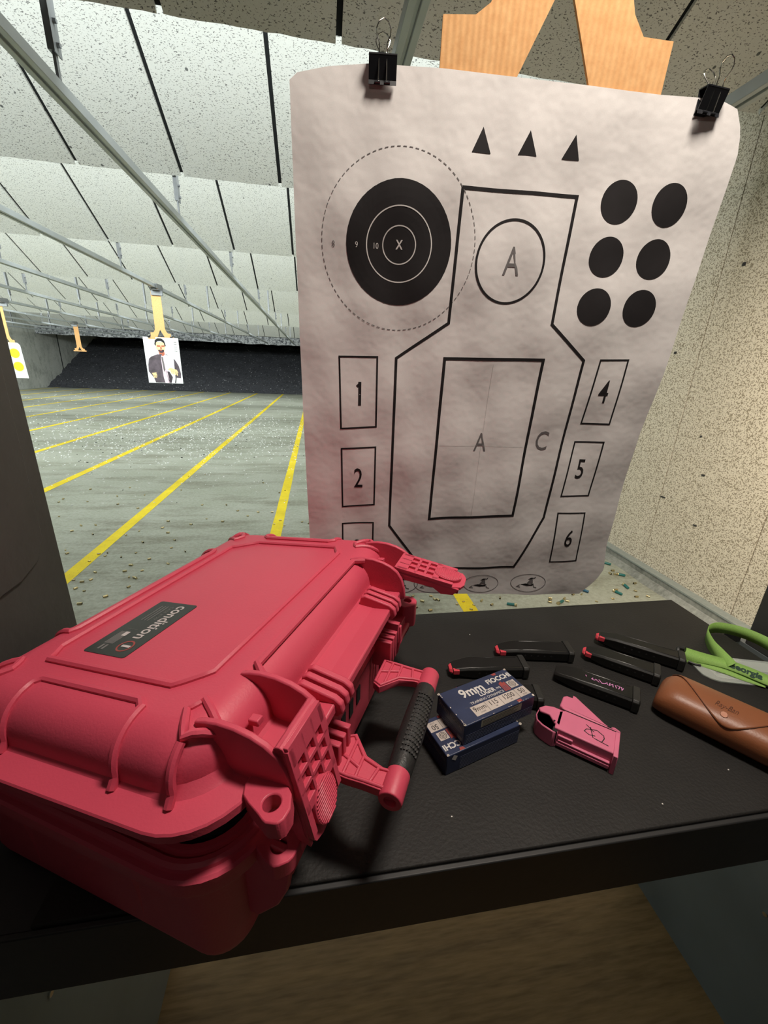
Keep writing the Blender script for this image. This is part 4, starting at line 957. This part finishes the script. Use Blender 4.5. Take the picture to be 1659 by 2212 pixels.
# ================================================================== MAGAZINES
def magazine(label, p0, p1, wid=0.036, th=0.0235, follower=True, writing=None, clear=False, z=1.0, roll=0.0, flip=1, baselen=0.011):
    """p0 feed end centre, p1 base end centre on the mat"""
    a = Vector((*p0, 0)); b = Vector((*p1, 0)); L_ = (b - a).length; rz = math.atan2((b - a).y, (b - a).x)
    t = thing('pistol_magazine', label, 'magazine', (p0[0], p0[1], z), (roll, 0, rz), 'black pistol magazines')
    w2 = wid / 2
    # cross-section narrows to the feed lips
    def ring_(x, w_, h0, h1, yo=0):
        c = 0.0035; return [(x, yo - w_, h0 + c), (x, yo - w_ + c, h0), (x, yo + w_ - c, h0), (x, yo + w_, h0 + c), (x, yo + w_, h1 - c), (x, yo + w_ - c, h1), (x, yo - w_ + c, h1), (x, yo - w_, h1 - c)]
    mb = MB()
    mb.loft([ring_(0.004, w2 * 0.66, 0.006, th - 0.006, -flip * 0.002), ring_(0.012, w2 * 0.80, 0.0045, th - 0.0045, -flip * 0.001), ring_(0.034, w2 * 0.97, 0.0012, th - 0.0012), ring_(0.040, w2, 0.001, th - 0.001), ring_(L_ - baselen, w2, 0.001, th - 0.001)])
    for yy in (-0.35, 0.35): mb.box((0.045, yy * wid - 0.0012, th - 0.0016), (L_ - baselen - 0.004, yy * wid + 0.0012, th - 0.0004))
    mb.build('magazine_body', M['mag'], t, bevel=0.0008, seg=1)
    mb = MB(); g = 0.0022
    mb.loft([ring_(L_ - baselen, w2 + g, 0.0, th + 0.0005), ring_(L_ - 0.002, w2 + g, 0.0, th + 0.0005), ring_(L_, w2 + g - 0.002, 0.001, th - 0.0005)]); mb.build('base_plate', M['mag_pl'], t, bevel=0.001)
    if follower:
        mb = MB(); mb.loft([ring_(-0.001, w2 * 0.45, 0.0085, th - 0.0085, -flip * 0.003), ring_(0.003, w2 * 0.62, 0.007, th - 0.007, -flip * 0.003), ring_(0.010, w2 * 0.6, 0.007, th - 0.007, -flip * 0.002)])
        mb.box((0.005, -w2 * 0.95, th * 0.45), (0.015, -w2 * 0.55, th - 0.0055)); mb.build('follower', M['follower'], t, bevel=0.0008, label='red follower at the feed lips')
    mb = MB()
    for k in range(5): mb.cyl((0.05 + k * 0.012, -w2 + 0.0005, th * 0.55), (0.05 + k * 0.012, -w2 - 0.0002, th * 0.55), 0.0017, 8)
    mb.build('witness_hole', M['hole'], t)
    if writing:
        mb = MB()
        for st in writing: mb.strip([(x, y) for x, y in st], 0.0013, lambda x, y: (x, y, th - 0.0007), False)
        mb.build('marker_writing', M['pinkink'], t, recalc=False, label='pink marker handwriting')
    return t
magazine('black magazine with a red tip lying farthest back, behind the other short one', (0.327, 0.598), (0.466, 0.574), 0.036)
magazine('black magazine with a red tip just behind the ammunition boxes', (0.223, 0.559), (0.360, 0.545), 0.036)
magazine('black magazine mostly hidden behind and under the ammunition boxes', (0.215, 0.503), (0.350, 0.474), 0.034)
scr = [[(0.052, 0.001), (0.054, -0.002)], [(0.064, 0.000), (0.062, -0.004), (0.066, -0.005), (0.070, -0.001)], [(0.067, -0.001), (0.074, -0.006)], [(0.073, 0.001), (0.078, -0.006), (0.083, -0.004), (0.086, 0.001)], [(0.085, 0.000), (0.087, -0.005)], [(0.090, 0.002), (0.089, -0.005), (0.094, 0.001), (0.095, -0.006)],
       [(0.098, 0.001), (0.100, -0.006)], [(0.100, 0.002), (0.105, 0.001), (0.103, -0.006)], [(0.107, 0.002), (0.108, -0.006), (0.110, 0.000)]]
magazine('black magazine with pink marker handwriting lying between the pink loader and the brown case', (0.405, 0.532), (0.507, 0.4475), 0.038, follower=False, writing=[[(x * 0.98, y + 0.002) for x, y in s_] for s_ in scr])
magazine('black magazine whose base is tucked behind the brown glasses case', (0.495, 0.577), (0.588, 0.496), 0.036)
magazine('black magazine tipped on its side next to the green lanyard', (0.548, 0.614), (0.662, 0.522), 0.030, th=0.026, writing=None)

# ================================================================== SPEED LOADER
Lp = Vector((0.3185, 0.398, 1.0)); ang = math.atan2(0.351 - 0.394, 0.380 - 0.331)
ld_ = thing('magazine_loader', 'small candy pink plastic magazine loader with black marker initials', 'magazine loader', (0.319, 0.411, 1.0), (0, 0, ang)); ld_.scale = (1.08, 1.10, 1.05)
# local x along the body, y towards the far side; z up
# main body, open at the left
mb = MB()
oz, hz = 0.0, 0.029
plan = [(-0.012, 0.004), (-0.011, 0.020), (-0.003, 0.030), (0.012, 0.0335), (0.020, 0.036), (0.083, 0.036), (0.083, 0.000), (0.083, -0.004), (0.018, -0.004), (0.012, -0.002), (0.002, -0.008) if False else (0.004, -0.003)]
rg = []
mb.prism([(0.012, -0.002), (0.083, -0.002), (0.086, 0.036), (0.020, 0.036), (0.012, 0.030)], lambda a, b, d: (a, b, d), 0.0, hz)
# hollow nose: a bent wall
wall = [(0.014, 0.034), (0.004, 0.034), (-0.006, 0.030), (-0.013, 0.021), (-0.014, 0.010), (-0.011, 0.001), (-0.003, -0.004), (0.006, -0.0065), (0.013, -0.008), (0.018, -0.004)]
def thick(wl, tk):
    out = []
    for i, p in enumerate(wl):
        a = Vector(wl[max(i - 1, 0)]); b = Vector(wl[min(i + 1, len(wl) - 1)]); d = (b - a).normalized(); nn = Vector((-d.y, d.x)); out.append((p[0] + nn.x * tk, p[1] + nn.y * tk))
    return wl + list(reversed(out))
mb.prism(thick(wall, 0.003), lambda a, b, d: (a, b, d), 0.0, 0.026)
mb.prism([(0.014, 0.034), (0.004, 0.034), (-0.006, 0.030), (-0.013, 0.021), (-0.010, 0.016), (0.002, 0.017), (0.010, 0.007), (0.018, 0.003), (0.018, 0.034)], lambda a, b, d: (a, b, d), 0.024, hz)
mb.prism([(x, y) for x, y in wall[::-1]], lambda a, b, d: (a, b, d), 0.0, 0.003)
mb.build('loader_body', M['loader'], ld_, bevel=0.0016, seg=2)
mb = MB(); mb.prism([(0.017, 0.035), (0.0868, 0.035), (0.0865, 0.038), (0.080, 0.041), (0.078, 0.041), (0.074, 0.038), (0.068, 0.040), (0.027, 0.070), (0.022, 0.0695), (0.012, 0.060), (0.011, 0.040)], lambda a, b, d: (a, b, d), 0.012, hz + 0.0015)
mb.build('loader_lever', M['loader'], ld_, bevel=0.0015, label='slanting pink lever')
mb = MB(); mb.tube([(0.014, 0.0352, hz + 0.0003), (0.086, 0.0352, hz + 0.0003)], 0.0006, 6); mb.box((0.017, 0.0635, hz - 0.004), (0.024, 0.0705, hz + 0.0022)); mb.box((0.071, 0.036, hz - 0.006), (0.0755, 0.0405, hz + 0.0022))
mb.box((0.0105, -0.0062, 0.006), (0.0165, 0.0015, 0.0265)); mb.cyl((0.010, 0.009, hz - 0.001), (0.010, 0.009, hz + 0.0003), 0.0013, 8)
mb.build('loader_slot', M['hole'], ld_, label='dark slots')
mb = MB(); mb.box((0.018, -0.006, 0.004), (0.080, -0.001, 0.010)); mb.box((0.018, -0.0045, 0.018), (0.036, -0.0005, 0.021)); mb.box((0.081, -0.007, 0.0), (0.0865, 0.036, hz + 0.0008)); mb.box((0.019, -0.0055, 0.0125), (0.080, -0.001, 0.0142))
mb.build('side_rail', M['loader'], ld_, bevel=0.0012)
mb = MB(); IT = lambda x, y: (0.058 + x * 1.0, 0.0165 + y, hz + 0.0003)
for st in ([(0.016, 0.004), (0.006, 0.0055)] if False else [(0.017, -0.011), (0.0, -0.0085)], [(0.009, -0.010), (0.0115, -0.002), (0.0105, 0.001)], [(-0.006, 0.008), (-0.001, -0.0085)], [(0.011, 0.002), (0.002, 0.007), (-0.010, 0.002), (-0.012, -0.003), (-0.006, -0.006), (0.001, -0.004)], [(-0.001, 0.002), (-0.011, 0.0095)]):
    mb.strip(st, 0.0011, IT, False)
mb.build('marker_initials', M['blackink'], ld_, recalc=False, label='black marker initials')

# ================================================================== GLASSES CASE
g0 = Vector((0.546, 0.456)); gd = Vector((0.12, -0.165)).normalized()
gang = math.atan2(gd.y, gd.x)
gc = thing('glasses_case', 'tan brown leather glasses case with a snap flap at the right edge', 'glasses case', (g0.x, g0.y, 1.0), (0, 0, gang))
GL, GW, GH = 0.175, 0.080, 0.051
def gsec(x, n=28):
    t = (x + 0.0) / GL; e = min(1.0, max(0.0, min(x, GL - x) / 0.026)); k = math.sqrt(max(0, 1 - (1 - e) ** 2)); kw = 0.62 + 0.38 * k; kh = 0.50 + 0.50 * k
    out = []
    for i in range(n):
        a = 2 * PI * i / n; c, s_ = math.cos(a), math.sin(a)
        y = GW / 2 * kw * (abs(c) ** 0.8) * (1 if c > 0 else -1); z = GH * kh / 2 * (abs(s_) ** 0.72) * (1 if s_ > 0 else -1)
        out.append((x, y, GH / 2 * kh + z * 1.0 + 0.0 if s_ > 0 else GH / 2 * kh + z))
    return out
xs = [0, 0.001, 0.004, 0.009, 0.016, 0.026] + [0.026 + (GL - 0.052) * k / 14 for k in range(1, 15)] + [GL - 0.016, GL - 0.009, GL - 0.004, GL - 0.001, GL]
mb = MB(); mb.loft([gsec(x) for x in xs]); mb.build('case_body', M['tan'], gc, smooth=True, angle=60)
# flap: a second skin over the far side and top, edge curving towards the near side
def edge_y(x):
    # across position of the flap's free edge (negative = near side)
    t = (x - 0.012) / (GL - 0.024); t = max(0, min(1, t)); s_ = math.sin(PI * t); return GW / 2 * (0.86 - 1.80 * max(0.0, s_) ** 1.25)
def surf(x, a, off):
    r_ = gsec(x, 28); e = min(1.0, max(0.0, min(x, GL - x) / 0.026)); k = math.sqrt(max(0, 1 - (1 - e) ** 2)); kw = 0.62 + 0.38 * k; kh = 0.50 + 0.50 * k
    c, s_ = math.cos(a), math.sin(a); y = (GW / 2 * kw + off) * (abs(c) ** 0.8) * (1 if c > 0 else -1); z = (GH * kh / 2 + off) * (abs(s_) ** 0.72) * (1 if s_ > 0 else -1)
    return (x, y, GH / 2 * kh + z)
mb = MB(); v = []; nx, na = 40, 22; ed = []
for i in range(nx + 1):
    x = 0.010 + (GL - 0.020) * i / nx; ye = edge_y(x); cc = max(-1, min(1, ye / (GW / 2))); ae = math.acos(max(-1, min(1, (abs(cc) ** 1.25) * (1 if cc > 0 else -1))))
    for j in range(na + 1): v.append(surf(x, 0.02 + (ae - 0.02) * j / na, 0.0013))
    ed.append(surf(x, ae, 0.0009))
mb.add(v, [(i * (na + 1) + j, (i + 1) * (na + 1) + j, (i + 1) * (na + 1) + j + 1, i * (na + 1) + j + 1) for i in range(nx) for j in range(na)])
fl = mb.build('flap', M['tan'], gc, smooth=True, angle=180); sm = fl.modifiers.new('solid', 'SOLIDIFY'); sm.thickness = 0.001; sm.offset = 0
mb = MB(); mb.tube(ed, 0.0006, 6); mb.build('flap_edge', M['tan_seam'], gc, smooth=True, label='dark line of the flap edge')
mb = MB(); p = surf(GL * 0.47, 2.15, 0.0015); pn = Vector((0, math.cos(2.15), math.sin(2.15))).normalized()
mb.cyl(Vector(p), Vector(p) + pn * 0.0018, 0.0046, 20); mb.build('snap', M['snap'], gc, smooth=True, bevel=0.0006, label='round metal snap')
mb = MB()
def sf(x, y):
    # script text lies across the top of the flap
    a = 1.78 - y / 0.030; return surf(GL * 0.46 + x, a, 0.0024)
mb.text('Ray-Ban', sf, 0.0108, 0.002, 0.001, 0.78, 0, shear=0.4, bold=-0.00012); mb.build('embossed_script', M['tan_seam'], gc, recalc=False, label='dark stamped script')

# ================================================================== LANYARD AND BADGE
lan = thing('lanyard', 'lime green ribbon lanyard looped over the badge at the right edge, printed Georgia', 'lanyard', (0.76, 0.53, 1.0))
def LO(p): return Vector((p[0] - 0.76, p[1] - 0.53, p[2] - 1.0))
def catmull(P, n=8):
    out = []; P = [Vector(p) for p in P]
    for i in range(len(P) - 1):
        p0 = P[max(i - 1, 0)]; p1 = P[i]; p2 = P[i + 1]; p3 = P[min(i + 2, len(P) - 1)]
        for k in range(n):
            t = k / n; out.append(0.5 * ((2 * p1) + (-p0 + p2) * t + (2 * p0 - 5 * p1 + 4 * p2 - p3) * t * t + (-p0 + 3 * p1 - 3 * p2 + p3) * t ** 3))
    out.append(P[-1]); return out
def ribbon(ctr, side, wd, name='ribbon', mat='ribbon', parent=lan, n=8):
    c = catmull(ctr, n); s_ = catmull(side, n); v = []
    for a, b in zip(c, s_):
        b = b.normalized(); v += [LO(a - b * wd / 2), LO(a + b * wd / 2)]
    mb = MB(); mb.add(v, [(2 * i, 2 * i + 1, 2 * i + 3, 2 * i + 2) for i in range(len(c) - 1)])
    o = mb.build(name, M[mat], parent, smooth=True, recalc=False, angle=180); sm = o.modifiers.new('solid', 'SOLIDIFY'); sm.thickness = 0.0008; sm.offset = 0
    return c, s_
# standing loop
ribbon([(0.742, 0.504, 1.012), (0.752, 0.534, 1.012), (0.765, 0.566, 1.012), (0.792, 0.600, 1.013), (0.830, 0.612, 1.013), (0.868, 0.590, 1.013), (0.885, 0.550, 1.012), (0.875, 0.510, 1.010), (0.84, 0.470, 1.008)],
       [(0.5, -0.2, 0.55), (0.35, -0.1, 0.8), (0.1, -0.1, 1), (0, 0.05, 1), (0, 0.1, 1), (0.05, 0.1, 1), (0.2, 0.1, 1), (0.5, 0.3, 0.6), (0.9, 0.3, 0.2)], 0.0235)
# flat run from the clasp with the print
cA, sA = ribbon([(0.686, 0.548, 1.010), (0.702, 0.538, 1.010), (0.722, 0.527, 1.0095), (0.742, 0.512, 1.010), (0.757, 0.493, 1.011), (0.770, 0.474, 1.011), (0.785, 0.452, 1.010)],
       [(0.3, 0.5, 0.75), (0.45, 0.7, 0.5), (0.5, 0.8, 0.3), (0.6, 0.72, 0.25), (0.72, 0.62, 0.3), (0.8, 0.5, 0.3), (0.85, 0.4, 0.2)], 0.0240)
ribbon([(0.688, 0.543, 1.006), (0.708, 0.524, 1.004), (0.728, 0.505, 1.0045), (0.750, 0.482, 1.004), (0.772, 0.462, 1.004)], [(0.5, 0.5, 0.6), (0.6, 0.7, 0.2), (0.6, 0.75, 0.1), (0.7, 0.7, 0.1), (0.75, 0.6, 0.1)], 0.0190)
# printed word, bent along the flat run
def along(x, y):
    # x metres along the run measured from its start, y across
    acc = 0
    for i in range(len(cA) - 1):
        d = (cA[i + 1] - cA[i]).length
        if acc + d >= x:
            t = (x - acc) / d; p = cA[i].lerp(cA[i + 1], t); q_ = sA[i].lerp(sA[i + 1], t).normalized(); tg = (cA[i + 1] - cA[i]).normalized(); nn = tg.cross(q_).normalized()
            if nn.z < 0: nn = -nn
            return LO(p + q_ * y + nn * 0.0010)
        acc += d
    return LO(cA[-1])
mb = MB(); mb.text('Georgia', along, 0.0185, 0.094, 0.0, 0.82, 0, bold=0.0008)
mb.build('ribbon_print', M['ribbon_ink'], lan, recalc=False, label='dark green word Georgia')
mb = MB(); mb.tube([LO(p) for p in catmull([(0.676, 0.532, 1.004), (0.676, 0.543, 1.004), (0.678, 0.552, 1.010), (0.684, 0.556, 1.016), (0.688, 0.548, 1.019)], 4)], 0.0042, 8)
mb.tube([LO(p) for p in catmull([(0.684, 0.532, 1.004), (0.690, 0.524, 1.004), (0.698, 0.520, 1.004)], 4)], 0.0025, 6); mb.build('swivel_clasp', M['mag_pl'], lan, smooth=True, label='black clasp')
bd = thing('name_badge', 'white badge card in a clear sleeve under the green lanyard', 'badge', (0.745, 0.49, 1.0))
def BO(x, y, z): return (x - 0.745, y - 0.49, z - 1.0)
mb = MB(); ou = [(0.693, 0.538), (0.688, 0.528), (0.683, 0.500), (0.690, 0.488), (0.700, 0.480), (0.86, 0.437), (0.90, 0.50), (0.74, 0.545)]
mb.prism(ou, lambda a, b, d: BO(a, b, d), 1.0003, 1.0008); mb.prism(ou, lambda a, b, d: BO(a, b, d), 1.0020, 1.0024); mb.build('sleeve', M['vinyl'], bd, label='clear plastic sleeve')
mb = MB(); mb.prism([(0.712, 0.530), (0.705, 0.490), (0.86, 0.445), (0.89, 0.498), (0.74, 0.540)], lambda a, b, d: BO(a, b, d), 1.0010, 1.0016); mb.build('card', M['badge'], bd)
mb = MB(); mb.prism([(0.718, 0.516), (0.713, 0.500), (0.86, 0.459), (0.87, 0.475)], lambda a, b, d: BO(a, b, d), 1.00162, 1.0018); mb.build('card_stripe', M['ribbon_ink'], bd, label='dark green stripe on the card')

# ================================================================== SPENT CASINGS
CAS = [(-2.29, 5.28), (-2.7, 5.21), (-2.27, 4.91), (-2.0, 4.95), (-2.5, 4.72), (-2.14, 4.63), (-2.79, 4.82), (-2.77, 4.73), (-1.88, 4.48), (-2.52, 4.25), (-2.19, 3.97), (-2.07, 3.98), (-2.22, 3.84), (-2.0, 3.76), (-1.7, 3.71), (-1.63, 3.8), (-1.46, 3.87), (-1.35, 3.75), (-1.47, 4.06), (-1.23, 3.96), (-1.12, 4.11), (-0.95, 4.02), (-0.84, 4.35), (-0.71, 4.17), (-1.27, 4.55), (-1.56, 5.94), (-1.51, 3.55), (-1.26, 3.58), (-1.22, 3.41), (-1.1, 3.33), (-1.99, 3.36), (-2.04, 3.41), (-1.74, 3.32), (-1.7, 3.35), (-1.69, 3.27), (-1.56, 3.26), (-1.47, 3.33), (-1.34, 3.19), (-1.75, 3.19), (-1.41, 3.09), (-1.15, 3.09), (-1.62, 2.99), (-1.44, 2.99), (-1.3, 3.0), (-1.36, 2.89), (-1.33, 2.89), (-1.3, 2.87), (-1.71, 2.89), (-1.66, 2.85), (-1.61, 2.87), (-1.58, 2.72), (-1.65, 2.75), (-1.39, 2.64), (-1.3, 2.76), (-1.53, 2.55), (-0.47, 4.28), (-0.39, 4.02), (-0.42, 3.92), (-0.32, 3.87), (-0.15, 3.97), (-0.09, 3.93), (-0.46, 5.02), (-0.71, 5.49), (-1.65, 5.15), (-0.62, 4.28), (-1.01, 4.56),
       (0.66, 2.45), (0.69, 2.38), (0.77, 2.44), (0.79, 2.4), (0.81, 2.39), (0.79, 2.43), (0.64, 2.32), (0.74, 2.26), (0.98, 2.34), (0.94, 2.31), (1.04, 2.3), (1.0, 2.25), (1.11, 2.33), (1.27, 2.37), (1.18, 2.29), (1.62, 2.33), (1.63, 2.31), (1.61, 2.27), (1.72, 2.3), (1.72, 2.28), (1.84, 2.36), (1.89, 2.35), (2.15, 2.56), (1.94, 2.26), (2.34, 2.65), (2.41, 2.68), (2.37, 2.62), (2.44, 2.47), (2.22, 2.39), (2.34, 2.37), (2.1, 2.27), (2.3, 2.28), (2.39, 2.27)]
def casing_mesh():
    mb = MB(); n = 10; R_ = 0.0056; L_ = 0.0185
    def rg(x, r): return [(x, r * math.cos(2 * PI * k / n), R_ + r * math.sin(2 * PI * k / n)) for k in range(n)]
    mb.loft([rg(0, R_ * 0.9), rg(0, R_), rg(0.0012, R_), rg(0.0016, R_ * 0.86), rg(0.0028, R_ * 0.98), rg(L_, R_ * 0.94), rg(L_, R_ * 0.82)], 0, (True, False))
    mb.loft([rg(L_, R_ * 0.82), rg(L_ - 0.008, R_ * 0.8)], 1, (False, True)); return mb
proto = casing_mesh().build('spent_casing', [M['brass'], M['hole']], smooth=True, angle=50)
GL1 = 'small spent brass pistol casing lying on the grey range floor'
tag(proto, GL1, 'spent casing', 'spent casings on the range floor')
for i, (x, y) in enumerate(CAS):
    o = proto if i == 0 else proto.copy()
    if i: C.objects.link(o)
    o.location = (x, y, 0.0003); o.rotation_euler = (0, 0, random.uniform(0, 2 * PI)); s_ = random.uniform(0.9, 1.5); o.scale = (s_, s_, s_)
SH = [((2.41, 2.83), (2.47, 2.77), 0, 'teal shotgun shell farthest back along the curb'), ((2.38, 2.62), (2.45, 2.575), 0, 'teal shotgun shell in the middle beside the curb'), ((2.17, 2.375), (2.20, 2.305), 0, 'teal shotgun shell lying right of the target bottom corner'),
      ((2.32, 2.46), (2.31, 2.385), 0, 'teal shotgun shell pointing at the bench near the curb'), ((1.925, 2.425), (1.965, 2.37), 1, 'blue shotgun shell at the bottom right corner of the near target'), ((1.34, 2.255), (1.27, 2.28), 0, 'teal shotgun shell right behind the bench edge below the target'),
      ((1.64, 2.245), (1.70, 2.275), 0, 'crumpled teal shotgun shell behind the back edge of the bench')]
for a, b, c_, lb_ in SH:
    A_, B_ = Vector((*a, 0)), Vector((*b, 0)); an = math.atan2((B_ - A_).y, (B_ - A_).x)
    t = thing('shotgun_shell', lb_, 'shotgun shell', (a[0], a[1], 0.0003), (0, 0, an)); n = 14; R_ = 0.0105
    def rg(x, r): return [(x, r * math.cos(2 * PI * k / n), R_ + 0.0008 + r * math.sin(2 * PI * k / n)) for k in range(n)]
    mb = MB(); mb.loft([rg(0.004, R_ * 0.96), rg(0.062, R_ * 0.93), rg(0.066, R_ * 0.7)]); mb.build('hull', M['teal'] if c_ == 0 else M['blue'], t, smooth=True, angle=50)
    mb = MB(); mb.loft([rg(0.0, R_ * 1.07), rg(0.0015, R_ * 1.07), rg(0.0022, R_), rg(0.017, R_ * 0.98)]); mb.build('brass_head', M['brass'], t, smooth=True, angle=50, label='brass head')
# fine litter of brass and rubber crumbs far down the lanes
mb = MB()
for i in range(3900):
    if random.random() < 0.75:
        y = random.gauss(9.0, 2.0); x = random.uniform(-9, 0.9)
        if random.random() < 0.5: x = random.gauss(-2.6, 1.5)
    else: y = random.uniform(4.5, 22); x = random.uniform(-12, 1)
    if y < 4.6 or y > 23.5 or x < -13 or x > 2.4: continue
    s_ = random.uniform(0.005, 0.010) * (1.0 if y < 6.5 else 1.35); a = random.uniform(0, PI)
    T = Matrix.Translation((x, y, 0)) @ Matrix.Rotation(a, 4, 'Z')
    mb.box((-s_, -s_ * 0.4, 0.001), (s_, s_ * 0.4, s_ * 0.8), 0 if random.random() < 0.95 else 1, T)
o = mb.build('casing_litter', [simple('pale_litter', (0.85, 0.87, 0.85, 1), 0.5, var=0.2), M['hole']]); tag(o, 'fine glittering litter of brass and crumbs scattered over the middle of the range floor', 'litter'); o['kind'] = 'stuff'
# specks on the mat
mb = MB()
for (x, y) in ((0.152, 0.320), (0.55, 0.33), (0.42, 0.30), (0.30, 0.66)):
    mb.box((x - 0.0008, y - 0.0008, 1.0001), (x + 0.0008, y + 0.0008, 1.0012))
o = mb.build('powder_specks', M['boxwhite']); tag(o, 'tiny pale specks scattered on the black bench mat', 'specks'); o['kind'] = 'stuff'
